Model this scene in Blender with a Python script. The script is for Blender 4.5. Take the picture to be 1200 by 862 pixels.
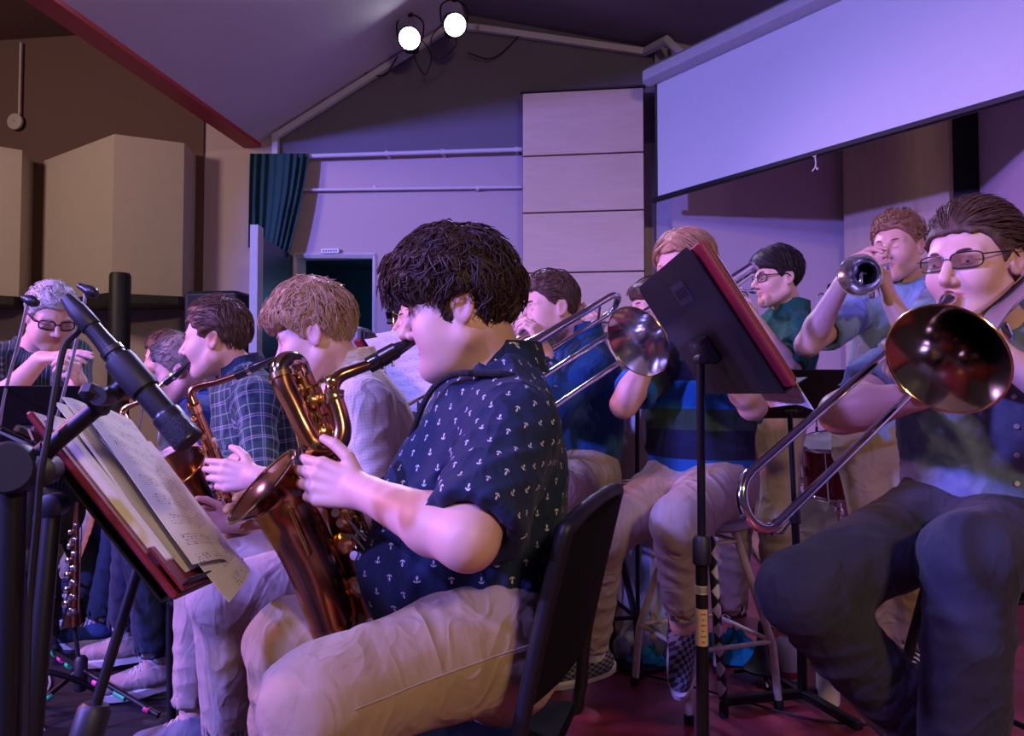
import bpy, bmesh, math, random
import numpy as np
from mathutils import Vector, Matrix
R = math.radians
sc = bpy.context.scene
col = sc.collection
for o in list(bpy.data.objects): bpy.data.objects.remove(o)
random.seed(7); np.random.seed(7)
V = Vector

# ---------------------------------------------------------------- camera
FPX, PITCH, CAMZ = 900.0, R(1.97), 1.0
cam_d = bpy.data.cameras.new('camera'); cam = bpy.data.objects.new('camera', cam_d); col.objects.link(cam)
cam.location = (0, 0, CAMZ); cam.rotation_euler = (R(90) + PITCH, 0, 0)
cam_d.sensor_width = 36; cam_d.lens = 36 * FPX / 1200; cam_d.clip_start = .02
sc.camera = cam
def P(px, py, Y):
    """world point at depth Y (metres along +Y) seen at photo pixel px, py"""
    x, z = (px - 600) / FPX, (431 - py) / FPX
    dy = math.cos(PITCH) - z * math.sin(PITCH); dz = math.sin(PITCH) + z * math.cos(PITCH)
    return V((x * Y / dy, Y, CAMZ + dz * Y / dy))

# ---------------------------------------------------------------- world, lights, exposure
w = bpy.data.worlds.new('world'); sc.world = w; w.use_nodes = True
w.node_tree.nodes['Background'].inputs[0].default_value = (.36, .25, .46, 1)
w.node_tree.nodes['Background'].inputs[1].default_value = .085
vs = sc.view_settings
vs.view_transform = 'Standard'; vs.look = 'None'; vs.gamma = 1; vs.exposure = .55; vs.use_curve_mapping = False
def light(name, kind, loc, target, energy, color, size=.3, spot=90, blend=.4):
    d = bpy.data.lights.new(name, kind); d.energy = energy; d.color = color
    if kind == 'AREA': d.size = size
    else: d.shadow_soft_size = size
    if kind == 'SPOT': d.spot_size = R(spot); d.spot_blend = blend
    o = bpy.data.objects.new(name, d); col.objects.link(o); o.location = loc
    o.rotation_euler = (V(target) - V(loc)).to_track_quat('-Z', 'Y').to_euler()
    return o
# stage wash from the audience side (left): one blue-violet, one magenta lamp, hung level with the ceiling edge
light('stage_wash_violet', 'SPOT', (-4.6, -.6, 2.72), (1.5, 2.6, 1.1), 1500, (.215, .19, 1.0), .12, 86, .22)
light('stage_wash_high', 'SPOT', (-1.9, -.5, 3.05), (.5, 2.1, .6), 330, (.30, .22, 1.0), .10, 74, .55)
light('stage_wash_magenta', 'SPOT', (-4.3, 2.0, 2.74), (-.3, 2.2, .5), 380, (1.0, .32, .66), .12, 66, .5)
# house lamps of the hall behind the photographer, warm and dim
light('house_lamp_warm', 'AREA', (1.6, -2.2, 3.2), (0, 2.2, .8), 120, (1.0, .70, .42), .6)
light('house_lamp_left', 'AREA', (-4.2, 2.6, 3.2), (-3.3, 6.0, 1.9), 34, (1.0, .70, .58), .6)

# ---------------------------------------------------------------- materials
MATS = {}
def nodes_of(name):
    m = bpy.data.materials.new(name); m.use_nodes = True; MATS[name] = m
    nt = m.node_tree; b = nt.nodes['Principled BSDF']
    return m, nt, b
def N(nt, t, **kw):
    n = nt.nodes.new(t)
    for k, v in kw.items(): setattr(n, k, v)
    return n
def L(nt, a, b): nt.links.new(a, b)
def mathn(nt, op, a, b=None, c=None, clamp=False):
    n = N(nt, 'ShaderNodeMath', operation=op); n.use_clamp = clamp
    for i, v in enumerate((a, b, c)):
        if v is None: continue
        if isinstance(v, (int, float)): n.inputs[i].default_value = v
        else: L(nt, v, n.inputs[i])
    return n.outputs[0]
def mixc(nt, f, a, b, mode='MIX'):
    n = N(nt, 'ShaderNodeMix', data_type='RGBA', blend_type=mode)
    for i, v in ((0, f), (6, a), (7, b)):
        if isinstance(v, (int, float)): n.inputs[i].default_value = v
        elif isinstance(v, tuple): n.inputs[i].default_value = (*v[:3], 1)
        else: L(nt, v, n.inputs[i])
    return n.outputs[2]
def noise(nt, scale, detail=3, vec=None, rough=.5):
    n = N(nt, 'ShaderNodeTexNoise'); n.inputs['Scale'].default_value = scale; n.inputs['Detail'].default_value = detail
    n.inputs['Roughness'].default_value = rough
    if vec is not None: L(nt, vec, n.inputs['Vector'])
    return n.outputs['Fac']
def objco(nt): return N(nt, 'ShaderNodeTexCoord').outputs['Object']
def add_bump(nt, b, h, strength, dist=.01):
    n = N(nt, 'ShaderNodeBump'); n.inputs['Strength'].default_value = strength; n.inputs['Distance'].default_value = dist
    L(nt, h, n.inputs['Height']); L(nt, n.outputs[0], b.inputs['Normal'])
def M(name, c, rough=.5, metal=0., var=.10, scale=14, bump=0., bscale=250, coat=0., spec=.5, emit=None):
    if name in MATS: return MATS[name]
    m, nt, b = nodes_of(name)
    co = objco(nt)
    f = noise(nt, scale, 4, co)
    lo = tuple(max(0, x * (1 - var)) for x in c); hi = tuple(min(1, x * (1 + var)) for x in c)
    L(nt, mixc(nt, f, lo, hi), b.inputs['Base Color'])
    b.inputs['Roughness'].default_value = rough; b.inputs['Metallic'].default_value = metal
    b.inputs['Specular IOR Level'].default_value = spec
    if coat: b.inputs['Coat Weight'].default_value = coat
    if bump: add_bump(nt, b, noise(nt, bscale, 3, co), bump, .004)
    if emit:
        b.inputs['Emission Color'].default_value = (*emit[:3], 1); b.inputs['Emission Strength'].default_value = emit[3]
    return m
def uvc(nt):
    a = N(nt, 'ShaderNodeAttribute', attribute_name='uvc'); s = N(nt, 'ShaderNodeSeparateXYZ'); L(nt, a.outputs['Vector'], s.inputs[0])
    return s.outputs[0], s.outputs[1]
def cloth_finish(nt, b, rough=.85, bump=.25):
    b.inputs['Roughness'].default_value = rough; b.inputs['Specular IOR Level'].default_value = .2
    b.inputs['Sheen Weight'].default_value = .06
    co = objco(nt)
    def crease(sc_, k):
        mp = N(nt, 'ShaderNodeMapping'); mp.inputs['Scale'].default_value = (1., .8, .55); mp.inputs['Rotation'].default_value = (.3, .5, .2); L(nt, co, mp.inputs[0])
        n = N(nt, 'ShaderNodeTexNoise'); n.inputs['Scale'].default_value = sc_; n.inputs['Detail'].default_value = 2; n.inputs['Distortion'].default_value = .8; L(nt, mp.outputs[0], n.inputs['Vector'])
        a = mathn(nt, 'ABSOLUTE', mathn(nt, 'SUBTRACT', n.outputs['Fac'], .5))
        return mathn(nt, 'MULTIPLY', mathn(nt, 'SUBTRACT', 1., mathn(nt, 'MULTIPLY', a, 9.), clamp=True), k)
    h = mathn(nt, 'ADD', mathn(nt, 'MULTIPLY', noise(nt, 900, 2, co), .10), mathn(nt, 'MULTIPLY', noise(nt, 26, 4, co), .35))
    h = mathn(nt, 'ADD', h, mathn(nt, 'ADD', crease(5.5, .75), crease(13., .30)))
    add_bump(nt, b, h, min(1., bump * 2.0), .012)
def cloth(name, c, var=.15, rough=.85, bump=.3):
    if name in MATS: return MATS[name]
    m, nt, b = nodes_of(name); co = objco(nt)
    f = noise(nt, 9, 5, co)
    L(nt, mixc(nt, f, tuple(x * (1 - var) for x in c), tuple(min(1, x * (1 + var)) for x in c)), b.inputs['Base Color'])
    cloth_finish(nt, b, rough, bump); return m
def band(nt, x, period, width, off=0.):
    """1 inside a stripe of the given width in every period of x"""
    t = mathn(nt, 'FRACT', mathn(nt, 'ADD', mathn(nt, 'DIVIDE', x, period), off))
    return mathn(nt, 'LESS_THAN', t, width)
def mat_plaid(name):
    m, nt, b = nodes_of(name); u, v = uvc(nt)
    c = mixc(nt, mathn(nt, 'MULTIPLY', band(nt, u, .075, .5), .6), (.028, .060, .075), (.012, .022, .036))
    c = mixc(nt, mathn(nt, 'MULTIPLY', band(nt, v, .075, .5), .6), c, (.030, .075, .070))
    for off in (.20, .30, .72):
        c = mixc(nt, mathn(nt, 'MULTIPLY', band(nt, u, .075, .05, off), .4), c, (.40, .42, .40))
        c = mixc(nt, mathn(nt, 'MULTIPLY', band(nt, v, .075, .05, off), .4), c, (.40, .42, .40))
    L(nt, c, b.inputs['Base Color']); cloth_finish(nt, b, .9, .3); return m
def mat_anchor(name, base):
    m, nt, b = nodes_of(name); u, v = uvc(nt)
    T = .040
    row = mathn(nt, 'FLOOR', mathn(nt, 'DIVIDE', v, T * .62))
    odd = mathn(nt, 'MODULO', mathn(nt, 'ABSOLUTE', row), 2.)
    uu = mathn(nt, 'ADD', u, mathn(nt, 'MULTIPLY', odd, T * .5))
    colm = mathn(nt, 'FLOOR', mathn(nt, 'DIVIDE', uu, T))
    lu = mathn(nt, 'MULTIPLY', mathn(nt, 'SUBTRACT', mathn(nt, 'SUBTRACT', mathn(nt, 'DIVIDE', uu, T), colm), .5), T)
    lv0 = mathn(nt, 'MULTIPLY', mathn(nt, 'SUBTRACT', mathn(nt, 'SUBTRACT', mathn(nt, 'DIVIDE', v, T * .62), row), .5), T * .62)
    flip = mathn(nt, 'SUBTRACT', mathn(nt, 'MULTIPLY', mathn(nt, 'MODULO', mathn(nt, 'ABSOLUTE', mathn(nt, 'ADD', row, colm)), 2.), 2.), 1.)
    lv = mathn(nt, 'MULTIPLY', lv0, flip)
    lu = mathn(nt, 'MULTIPLY', lu, 1.3); lv = mathn(nt, 'MULTIPLY', lv, 1.3)
    au = mathn(nt, 'ABSOLUTE', lu)
    def AND(*a):
        r = a[0]
        for x in a[1:]: r = mathn(nt, 'MULTIPLY', r, x)
        return r
    lt = lambda a, c: mathn(nt, 'LESS_THAN', a, c)
    gt = lambda a, c: mathn(nt, 'GREATER_THAN', a, c)
    shank = AND(lt(au, .00075), lt(mathn(nt, 'ABSOLUTE', lv), .0052))
    stock = AND(lt(mathn(nt, 'ABSOLUTE', mathn(nt, 'SUBTRACT', lv, .0028)), .0006), lt(au, .0022))
    def ring(cy, r, wd):
        dy = mathn(nt, 'SUBTRACT', lv, cy)
        d = mathn(nt, 'SQRT', mathn(nt, 'ADD', mathn(nt, 'MULTIPLY', lu, lu), mathn(nt, 'MULTIPLY', dy, dy)))
        return lt(mathn(nt, 'ABSOLUTE', mathn(nt, 'SUBTRACT', d, r)), wd)
    arms = AND(ring(-.0012, .0040, .0008), lt(lv, -.0014))
    eye = ring(.0058, .0011, .0006)
    f = mathn(nt, 'MAXIMUM', mathn(nt, 'MAXIMUM', shank, stock), mathn(nt, 'MAXIMUM', arms, eye))
    nb = noise(nt, 8, 4, objco(nt))
    c0 = mixc(nt, nb, tuple(x * .8 for x in base), tuple(x * 1.2 for x in base))
    L(nt, mixc(nt, mathn(nt, 'MULTIPLY', f, .9), c0, (.75, .75, .70)), b.inputs['Base Color'])
    cloth_finish(nt, b, .8, .3); return m
def mat_vstripes(name, stops, period):
    """horizontal stripes by the height coordinate: stops = [(pos, colour)...]"""
    m, nt, b = nodes_of(name); u, v = uvc(nt)
    r = N(nt, 'ShaderNodeValToRGB'); r.color_ramp.interpolation = 'CONSTANT'
    el = r.color_ramp.elements
    el[0].position = stops[0][0]; el[0].color = (*stops[0][1], 1); el[1].position = stops[1][0]; el[1].color = (*stops[1][1], 1)
    for p, c in stops[2:]:
        e = el.new(p); e.color = (*c, 1)
    L(nt, mathn(nt, 'FRACT', mathn(nt, 'DIVIDE', v, period)), r.inputs[0])
    L(nt, r.outputs[0], b.inputs['Base Color']); cloth_finish(nt, b, .85, .2); return m
def mat_fine(name, base, spot, pu, pv, wu, wv, amount=.8):
    """fine woven marks (dots, pinstripes, checks) on plain cloth"""
    m, nt, b = nodes_of(name); u, v = uvc(nt)
    f = mathn(nt, 'MULTIPLY', band(nt, u, pu, wu), band(nt, v, pv, wv)) if pv else band(nt, u, pu, wu)
    L(nt, mixc(nt, mathn(nt, 'MULTIPLY', f, amount), base, spot), b.inputs['Base Color'])
    cloth_finish(nt, b, .88, .25); return m
def mat_blotch(name, a, c, scale):
    m, nt, b = nodes_of(name)
    f = N(nt, 'ShaderNodeMapRange'); f.inputs[1].default_value = .42; f.inputs[2].default_value = .58
    L(nt, noise(nt, scale, 2, objco(nt)), f.inputs[0])
    L(nt, mixc(nt, f.outputs[0], a, c), b.inputs['Base Color']); cloth_finish(nt, b, .88, .25); return m
def mat_skin(name, c):
    m, nt, b = nodes_of(name)
    a = N(nt, 'ShaderNodeAttribute', attribute_name='tint')
    f = noise(nt, 30, 4, objco(nt))
    base = mixc(nt, f, tuple(x * .92 for x in c), tuple(min(1, x * 1.06) for x in c))
    s = N(nt, 'ShaderNodeSeparateColor'); L(nt, a.outputs['Color'], s.inputs[0])
    base = mixc(nt, s.outputs[0], base, (c[0] * .74, c[1] * .40, c[2] * .40))      # lips, nostrils, ear and knuckle redness
    base = mixc(nt, s.outputs[1], base, (.16, .10, .07))                           # stubble and brow hair
    L(nt, base, b.inputs['Base Color'])
    b.inputs['Roughness'].default_value = .48; b.inputs['Specular IOR Level'].default_value = .35
    b.inputs['Subsurface Weight'].default_value = .0
    add_bump(nt, b, noise(nt, 350, 3, objco(nt)), .08, .002)
    return m
def mat_hair(name, c):
    m, nt, b = nodes_of(name)
    f = noise(nt, 60, 4, objco(nt))
    L(nt, mixc(nt, f, tuple(x * .55 for x in c), tuple(min(1, x * 1.35) for x in c)), b.inputs['Base Color'])
    b.inputs['Roughness'].default_value = .55; b.inputs['Specular IOR Level'].default_value = .28
    mp = N(nt, 'ShaderNodeMapping'); mp.inputs['Scale'].default_value = (1, 1, .25); L(nt, objco(nt), mp.inputs[0])
    add_bump(nt, b, noise(nt, 220, 3, mp.outputs[0]), .5, .004)
    return m
def mat_wood(name, a, c, scale=1., rough=.5, coat=0., axis=0):
    m, nt, b = nodes_of(name)
    mp = N(nt, 'ShaderNodeMapping'); s = [9 * scale] * 3; s[axis] = .8 * scale; mp.inputs['Scale'].default_value = s
    L(nt, objco(nt), mp.inputs[0])
    wv = N(nt, 'ShaderNodeTexNoise'); wv.inputs['Scale'].default_value = 4; wv.inputs['Detail'].default_value = 6; wv.inputs['Distortion'].default_value = 1.2
    L(nt, mp.outputs[0], wv.inputs['Vector'])
    L(nt, mixc(nt, wv.outputs['Fac'], a, c), b.inputs['Base Color'])
    b.inputs['Roughness'].default_value = rough
    if coat: b.inputs['Coat Weight'].default_value = coat; b.inputs['Coat Roughness'].default_value = .12
    add_bump(nt, b, wv.outputs['Fac'], .06, .004)
    return m

# ---------------------------------------------------------------- mesh builder
def empty(name, loc, label=None, cat=None, group=None):
    o = bpy.data.objects.new(name, None); o.empty_display_size = .1; col.objects.link(o); o.location = V(loc)
    tag(o, label, cat, group); return o
def tag(o, label=None, cat=None, group=None, kind=None):
    if label: o['label'] = label
    if cat: o['category'] = cat
    if group: o['group'] = group
    if kind: o['kind'] = kind
    return o
def root_loc(o):
    while o.parent: o = o.parent
    return o.location.copy()
def frame(d, up=(0, 0, 1)):
    """columns x, y, z with z along d"""
    z = V(d).normalized(); u = V(up)
    if abs(z.dot(u.normalized())) > .97: u = V((1, 0, 0)) if abs(z.x) < .9 else V((0, 1, 0))
    x = u.cross(z).normalized(); y = z.cross(x)
    return Matrix((x, y, z)).transposed()
class MB:
    def __init__(s): s.v = []; s.f = []; s.mi = []; s.cur = 0
    def _add(s, vs, fs):
        n = len(s.v); s.v += [V(p) for p in vs]
        for f in fs: s.f.append([i + n for i in f]); s.mi.append(s.cur)
        return s
    def box(s, c, size, rot=None, taper=1.):
        a, b, d = [x / 2 for x in size]; m = rot or Matrix.Identity(3); c = V(c); pts = []
        for z in (-d, d):
            k = taper if z > 0 else 1.
            for x, y in ((-a, -b), (a, -b), (a, b), (-a, b)): pts.append(c + m @ V((x * k, y * k, z)))
        return s._add(pts, [[3, 2, 1, 0], [4, 5, 6, 7], [0, 1, 5, 4], [1, 2, 6, 5], [2, 3, 7, 6], [3, 0, 4, 7]])
    def rbox(s, c, size, rot=None, r=.004):
        a, b, d = [x / 2 for x in size]; m = rot or Matrix.Identity(3); c = V(c); r = min(r, a * .9, b * .9, d * .9)
        rings = []
        for z, k in ((-d, r), (-d + r, 0), (d - r, 0), (d, r)):
            ring = []
            for sx, sy in ((-1, -1), (1, -1), (1, 1), (-1, 1)):
                A, B = a - k, b - k
                cs = [(sx * A, sy * (B - r)), (sx * (A - r), sy * B)]
                if sx * sy > 0: cs = cs[::-1] if False else cs
                if (sx, sy) in ((1, -1), (-1, 1)): cs = cs[::-1]
                ring += [c + m @ V((x, y, z)) for x, y in cs]
            rings.append([ring[1], ring[0]] + ring[2:] if False else ring)
        # order corners consistently by angle
        out = []
        for ring in rings:
            loc = [(m.transposed() @ (p - c)) for p in ring]
            o = sorted(range(8), key=lambda i: math.atan2(loc[i].y / b, loc[i].x / a)); out.append([ring[i] for i in o])
        pts = sum(out, []); fs = [list(range(7, -1, -1)), list(range(24, 32))]
        for i in range(3):
            for j in range(8): fs.append([i * 8 + j, i * 8 + (j + 1) % 8, i * 8 + 8 + (j + 1) % 8, i * 8 + 8 + j])
        return s._add(pts, fs)
    def tube(s, pts, rad, seg=8, cap=True, closed=False, flat=None):
        pts = [V(p) for p in pts]; n = len(pts)
        if isinstance(rad, (int, float)): rad = [rad] * n
        tans = []
        for i in range(n):
            a = pts[(i - 1) % n] if (closed or i > 0) else pts[i]; b = pts[(i + 1) % n] if (closed or i < n - 1) else pts[i]
            t = (b - a); tans.append(t.normalized() if t.length > 1e-9 else V((0, 0, 1)))
        fx = frame(tans[0]).col[0].copy(); vv = []; ff = []
        for i in range(n):
            t = tans[i]; fx = (fx - t * fx.dot(t))
            fx = fx.normalized() if fx.length > 1e-6 else frame(t).col[0].copy()
            fy = t.cross(fx)
            for j in range(seg):
                a = 2 * math.pi * j / seg
                d = fx * math.cos(a) + fy * math.sin(a)
                if flat is not None:
                    nrm = V(flat[0]); d = d - nrm * d.dot(nrm) * (1 - flat[1])
                vv.append(pts[i] + d * rad[i])
        m = n if closed else n - 1
        for i in range(m):
            a, b = i * seg, ((i + 1) % n) * seg
            for j in range(seg): ff.append([a + j, a + (j + 1) % seg, b + (j + 1) % seg, b + j])
        if cap and not closed: ff.append(list(range(seg - 1, -1, -1))); ff.append([(n - 1) * seg + j for j in range(seg)])
        return s._add(vv, ff)
    def lathe(s, prof, o, d, seg=24, up=(0, 0, 1), squash=1.):
        """profile [(r, t)...] spun about the axis from o along d"""
        m = frame(d, up); o = V(o); vv = []; ff = []; n = len(prof)
        for r, t in prof:
            for j in range(seg):
                a = 2 * math.pi * j / seg; vv.append(o + m @ V((r * math.cos(a), r * math.sin(a) * squash, t)))
        for i in range(n - 1):
            for j in range(seg): ff.append([i * seg + j, i * seg + (j + 1) % seg, (i + 1) * seg + (j + 1) % seg, (i + 1) * seg + j])
        if prof[0][0] > 1e-5: ff.append(list(range(seg - 1, -1, -1)))
        if prof[-1][0] > 1e-5: ff.append([(n - 1) * seg + j for j in range(seg)])
        return s._add(vv, ff)
    def sheet(s, rows, thick=.001, nrm=None):
        """grid of points given as rows, thickened"""
        h, wd = len(rows), len(rows[0]); pts = [V(p) for r in rows for p in r]
        if nrm is None:
            nrm = (pts[1] - pts[0]).cross(pts[wd] - pts[0]).normalized()
        nrm = V(nrm); k = h * wd; vv = pts + [p + nrm * thick for p in pts]; ff = []
        for i in range(h - 1):
            for j in range(wd - 1):
                a = i * wd + j; q = [a, a + 1, a + wd + 1, a + wd]
                ff.append(q[::-1]); ff.append([x + k for x in q])
        def edge(a, b): ff.append([a, b, b + k, a + k])
        for j in range(wd - 1): edge(j, j + 1); edge((h - 1) * wd + j + 1, (h - 1) * wd + j)
        for i in range(h - 1): edge((i + 1) * wd, i * wd); edge(i * wd + wd - 1, (i + 1) * wd + wd - 1)
        return s._add(vv, ff)
    def poly(s, pts, d):
        """prism: polygon pushed along vector d"""
        n = len(pts); pts = [V(p) for p in pts]; d = V(d)
        return s._add(pts + [p + d for p in pts], [list(range(n - 1, -1, -1)), list(range(n, 2 * n))] + [[i, (i + 1) % n, n + (i + 1) % n, n + i] for i in range(n)])
    def build(s, name, mats, parent=None, smooth=True, label=None, cat=None, group=None, kind=None, fix=True):
        if not isinstance(mats, (list, tuple)): mats = [mats]
        if parent is None:
            lo = V((min(p[i] for p in s.v) for i in range(3))); hi = V((max(p[i] for p in s.v) for i in range(3)))
            org = V(((lo.x + hi.x) / 2, (lo.y + hi.y) / 2, lo.z))
        else: org = root_loc(parent)
        me = bpy.data.meshes.new(name); me.from_pydata([p - org for p in s.v], [], s.f)
        for m in mats: me.materials.append(m)
        me.polygons.foreach_set('material_index', s.mi)
        if fix:
            bm = bmesh.new(); bm.from_mesh(me); bmesh.ops.recalc_face_normals(bm, faces=bm.faces); bm.to_mesh(me); bm.free()
        if smooth:
            me.polygons.foreach_set('use_smooth', [True] * len(me.polygons))
            try: me.set_sharp_from_angle(angle=R(42))
            except Exception: pass
        me.update()
        o = bpy.data.objects.new(name, me); col.objects.link(o)
        if parent is None: o.location = org
        else: o.parent = parent
        return tag(o, label, cat, group, kind)
def spline(pts, n=8, closed=False):
    pts = [V(p) for p in pts]; out = []; m = len(pts); rng = m if closed else m - 1
    for i in range(rng):
        p1, p2 = pts[i], pts[(i + 1) % m]
        p0 = pts[(i - 1) % m] if (closed or i > 0) else p1 * 2 - p2
        p3 = pts[(i + 2) % m] if (closed or i < m - 2) else p2 * 2 - p1
        for k in range(n):
            t = k / n
            out.append(.5 * ((2 * p1) + (p2 - p0) * t + (2 * p0 - 5 * p1 + 4 * p2 - p3) * t * t + (3 * p1 - p0 - 3 * p2 + p3) * t ** 3))
    if not closed: out.append(pts[-1])
    return out
def lerps(vals, n):
    out = []
    for i in range(len(vals) - 1):
        for k in range(n): out.append(vals[i] + (vals[i + 1] - vals[i]) * k / n)
    return out + [vals[-1]]
# ---------------------------------------------------------------- implicit surfaces on a rectilinear grid (numpy), for bodies, clothes, hair
def axis_steps(lo, hi, h, fine):
    xs = [lo]
    while xs[-1] < hi:
        x = xs[-1]; st = h
        for a, b, hf in fine:
            if a - hf <= x <= b: st = min(st, hf)
            elif x < a < x + st: st = max(min(st, a - x), hf)
        xs.append(x + st)
    return np.array(xs, dtype=np.float32)
class Field:
    def __init__(s, lo, hi, h, fine=()):
        """fine: list of (lo3, hi3, step)"""
        s.ax = [axis_steps(lo[i], hi[i], h, [(f[0][i], f[1][i], f[2]) for f in fine]) for i in range(3)]
        s.F = np.full([len(a) for a in s.ax], 1., dtype=np.float32)
    def block(s, lo, hi):
        sl = [slice(max(0, int(np.searchsorted(s.ax[i], lo[i])) - 1), min(len(s.ax[i]), int(np.searchsorted(s.ax[i], hi[i])) + 1)) for i in range(3)]
        X = s.ax[0][sl[0]][:, None, None]; Y = s.ax[1][sl[1]][None, :, None]; Z = s.ax[2][sl[2]][None, None, :]
        return tuple(sl), X, Y, Z
    def add(s, fn, lo, hi, k=.01, mode='u'):
        sl, X, Y, Z = s.block(lo, hi)
        if 0 in (X.size, Y.size, Z.size): return
        d = fn(X, Y, Z); A = s.F[sl]
        if mode == 'u': s.F[sl] = smin(A, d, k)
        elif mode == 's': s.F[sl] = -smin(-A, d, k)          # carve d out
        elif mode == 'i': s.F[sl] = np.maximum(A, d)
    def cap(s, a, b, ra, rb, k=.012, mode='u', flat=None, cut=None, wob=None):
        a = np.array(a, dtype=np.float64); b = np.array(b, dtype=np.float64); m = max(ra, rb) + k + .03
        lo = np.minimum(a, b) - m; hi = np.maximum(a, b) + m
        fn0 = rcone(a, b, ra, rb, flat)
        def fn(X, Y, Z):
            d = fn0(X, Y, Z)
            if cut is not None:
                for (c, n) in cut: d = np.maximum(d, (X - c[0]) * n[0] + (Y - c[1]) * n[1] + (Z - c[2]) * n[2])
            if wob is not None: d = d + wob(X, Y, Z)
            return d
        s.add(fn, lo, hi, k, mode)
    def mesh(s):
        F = s.F; ins = F < 0
        nx, ny, nz = [n - 1 for n in F.shape]
        c = [ins[i:i + nx, j:j + ny, k:k + nz] for i in (0, 1) for j in (0, 1) for k in (0, 1)]
        al = c[0].copy(); an = c[0].copy()
        for q in c[1:]: al &= q; an |= q
        act = an & ~al
        idx = np.argwhere(act); n = len(idx)
        ids = np.full(act.shape, -1, dtype=np.int32); ids[act] = np.arange(n)
        i, j, k = idx.T; acc = np.zeros((n, 3)); cnt = np.zeros(n)
        co = [s.ax[0].astype(np.float64), s.ax[1].astype(np.float64), s.ax[2].astype(np.float64)]
        for ax in range(3):
            for u in (0, 1):
                for v in (0, 1):
                    o = [u, v]; o.insert(ax, 0); p = [i + o[0], j + o[1], k + o[2]]; q = list(p); q[ax] = q[ax] + 1
                    f0 = F[p[0], p[1], p[2]]; f1 = F[q[0], q[1], q[2]]
                    cr = (f0 < 0) != (f1 < 0); t = np.where(cr, f0 / np.where(cr, f0 - f1, 1), 0)
                    pos = np.stack([co[d][p[d]] for d in range(3)], 1)
                    pos[:, ax] += t * (co[ax][q[ax]] - co[ax][p[ax]])
                    acc += pos * cr[:, None]; cnt += cr
        verts = acc / np.maximum(cnt, 1)[:, None]
        quads = []
        for ax in range(3):
            a1, a2 = [d for d in range(3) if d != ax]
            s0 = [slice(1, F.shape[d] - 1) for d in range(3)]; s1 = list(s0)
            s0[ax] = slice(0, F.shape[ax] - 1); s1[ax] = slice(1, F.shape[ax])
            A = ins[tuple(s0)]; B = ins[tuple(s1)]
            e = np.argwhere(A != B)
            if not len(e): continue
            sgn = A[e[:, 0], e[:, 1], e[:, 2]]
            e = e + np.array([0 if d == ax else 1 for d in range(3)])
            def cell(d1, d2):
                q = e.copy(); q[:, a1] -= d1; q[:, a2] -= d2
                return ids[q[:, 0], q[:, 1], q[:, 2]]
            Q = np.stack([cell(1, 1), cell(0, 1), cell(0, 0), cell(1, 0)], 1)
            flip = sgn if ax != 1 else ~sgn
            Q[~flip] = Q[~flip][:, ::-1]
            quads.append(Q)
        Q = np.concatenate(quads); Q = Q[(Q >= 0).all(1)]
        return verts, Q
def smin(a, b, k):
    if k <= 1e-6: return np.minimum(a, b)
    h = np.clip(.5 + .5 * (b - a) / k, 0, 1)
    return (b * (1 - h) + a * h - k * h * (1 - h)).astype(np.float32)
def rcone(a, b, ra, rb, flat=None):
    a = np.array(a, dtype=np.float64); b = np.array(b, dtype=np.float64)
    def fn(X, Y, Z):
        x, y, z = X - a[0], Y - a[1], Z - a[2]; B = b - a; g = 1.
        if flat is not None:
            n, s = np.array(flat[0], dtype=np.float64), flat[1]
            q = (x * n[0] + y * n[1] + z * n[2]) * (s - 1); x = x + n[0] * q; y = y + n[1] * q; z = z + n[2] * q
            B = B + n * float(B @ n) * (s - 1); g = 1 / (s ** .5)
        bb = max(float(B @ B), 1e-9)
        t = np.clip((x * B[0] + y * B[1] + z * B[2]) / bb, 0, 1)
        return ((np.sqrt((x - B[0] * t) ** 2 + (y - B[1] * t) ** 2 + (z - B[2] * t) ** 2) - (ra + (rb - ra) * t)) * g).astype(np.float32)
    return fn
def ell(x, y, z, c, r):
    x = (x - c[0]) / r[0]; y = (y - c[1]) / r[1]; z = (z - c[2]) / r[2]
    q = np.sqrt(x * x + y * y + z * z); return (q - 1) * min(r)
def lcap(x, y, z, a, b, ra, rb):
    return rcone(a, b, ra, rb)(x, y, z)
def wobble(seed, amp, wl, dirs=None, ridge=False):
    rs = np.random.RandomState(seed); ws = []
    for i in range(4):
        d = rs.normal(size=3) if dirs is None else np.array(dirs[i % len(dirs)], dtype=float) + rs.normal(size=3) * .25
        d /= np.linalg.norm(d); e = rs.normal(size=3); e /= np.linalg.norm(e)
        ws.append((d * 2 * math.pi / (wl * rs.uniform(.7, 1.5)), e * 2 * math.pi / (wl * 3), rs.uniform(0, 6), rs.uniform(0, 6)))
    def fn(X, Y, Z):
        t = 0
        for d, e, p, q in ws:
            s = np.sin(X * d[0] + Y * d[1] + Z * d[2] + p + 1.6 * np.sin(X * e[0] + Y * e[1] + Z * e[2] + q))
            if ridge: s = .75 - 2.6 * (1 - np.abs(s)) ** 2 * (.5 + .5 * np.sin(X * e[1] * 1.7 + Y * e[2] * 1.7 + Z * e[0] * 1.7 + p))
            t = t + s
        return (t * amp / 2.2).astype(np.float32)
    return fn
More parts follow.
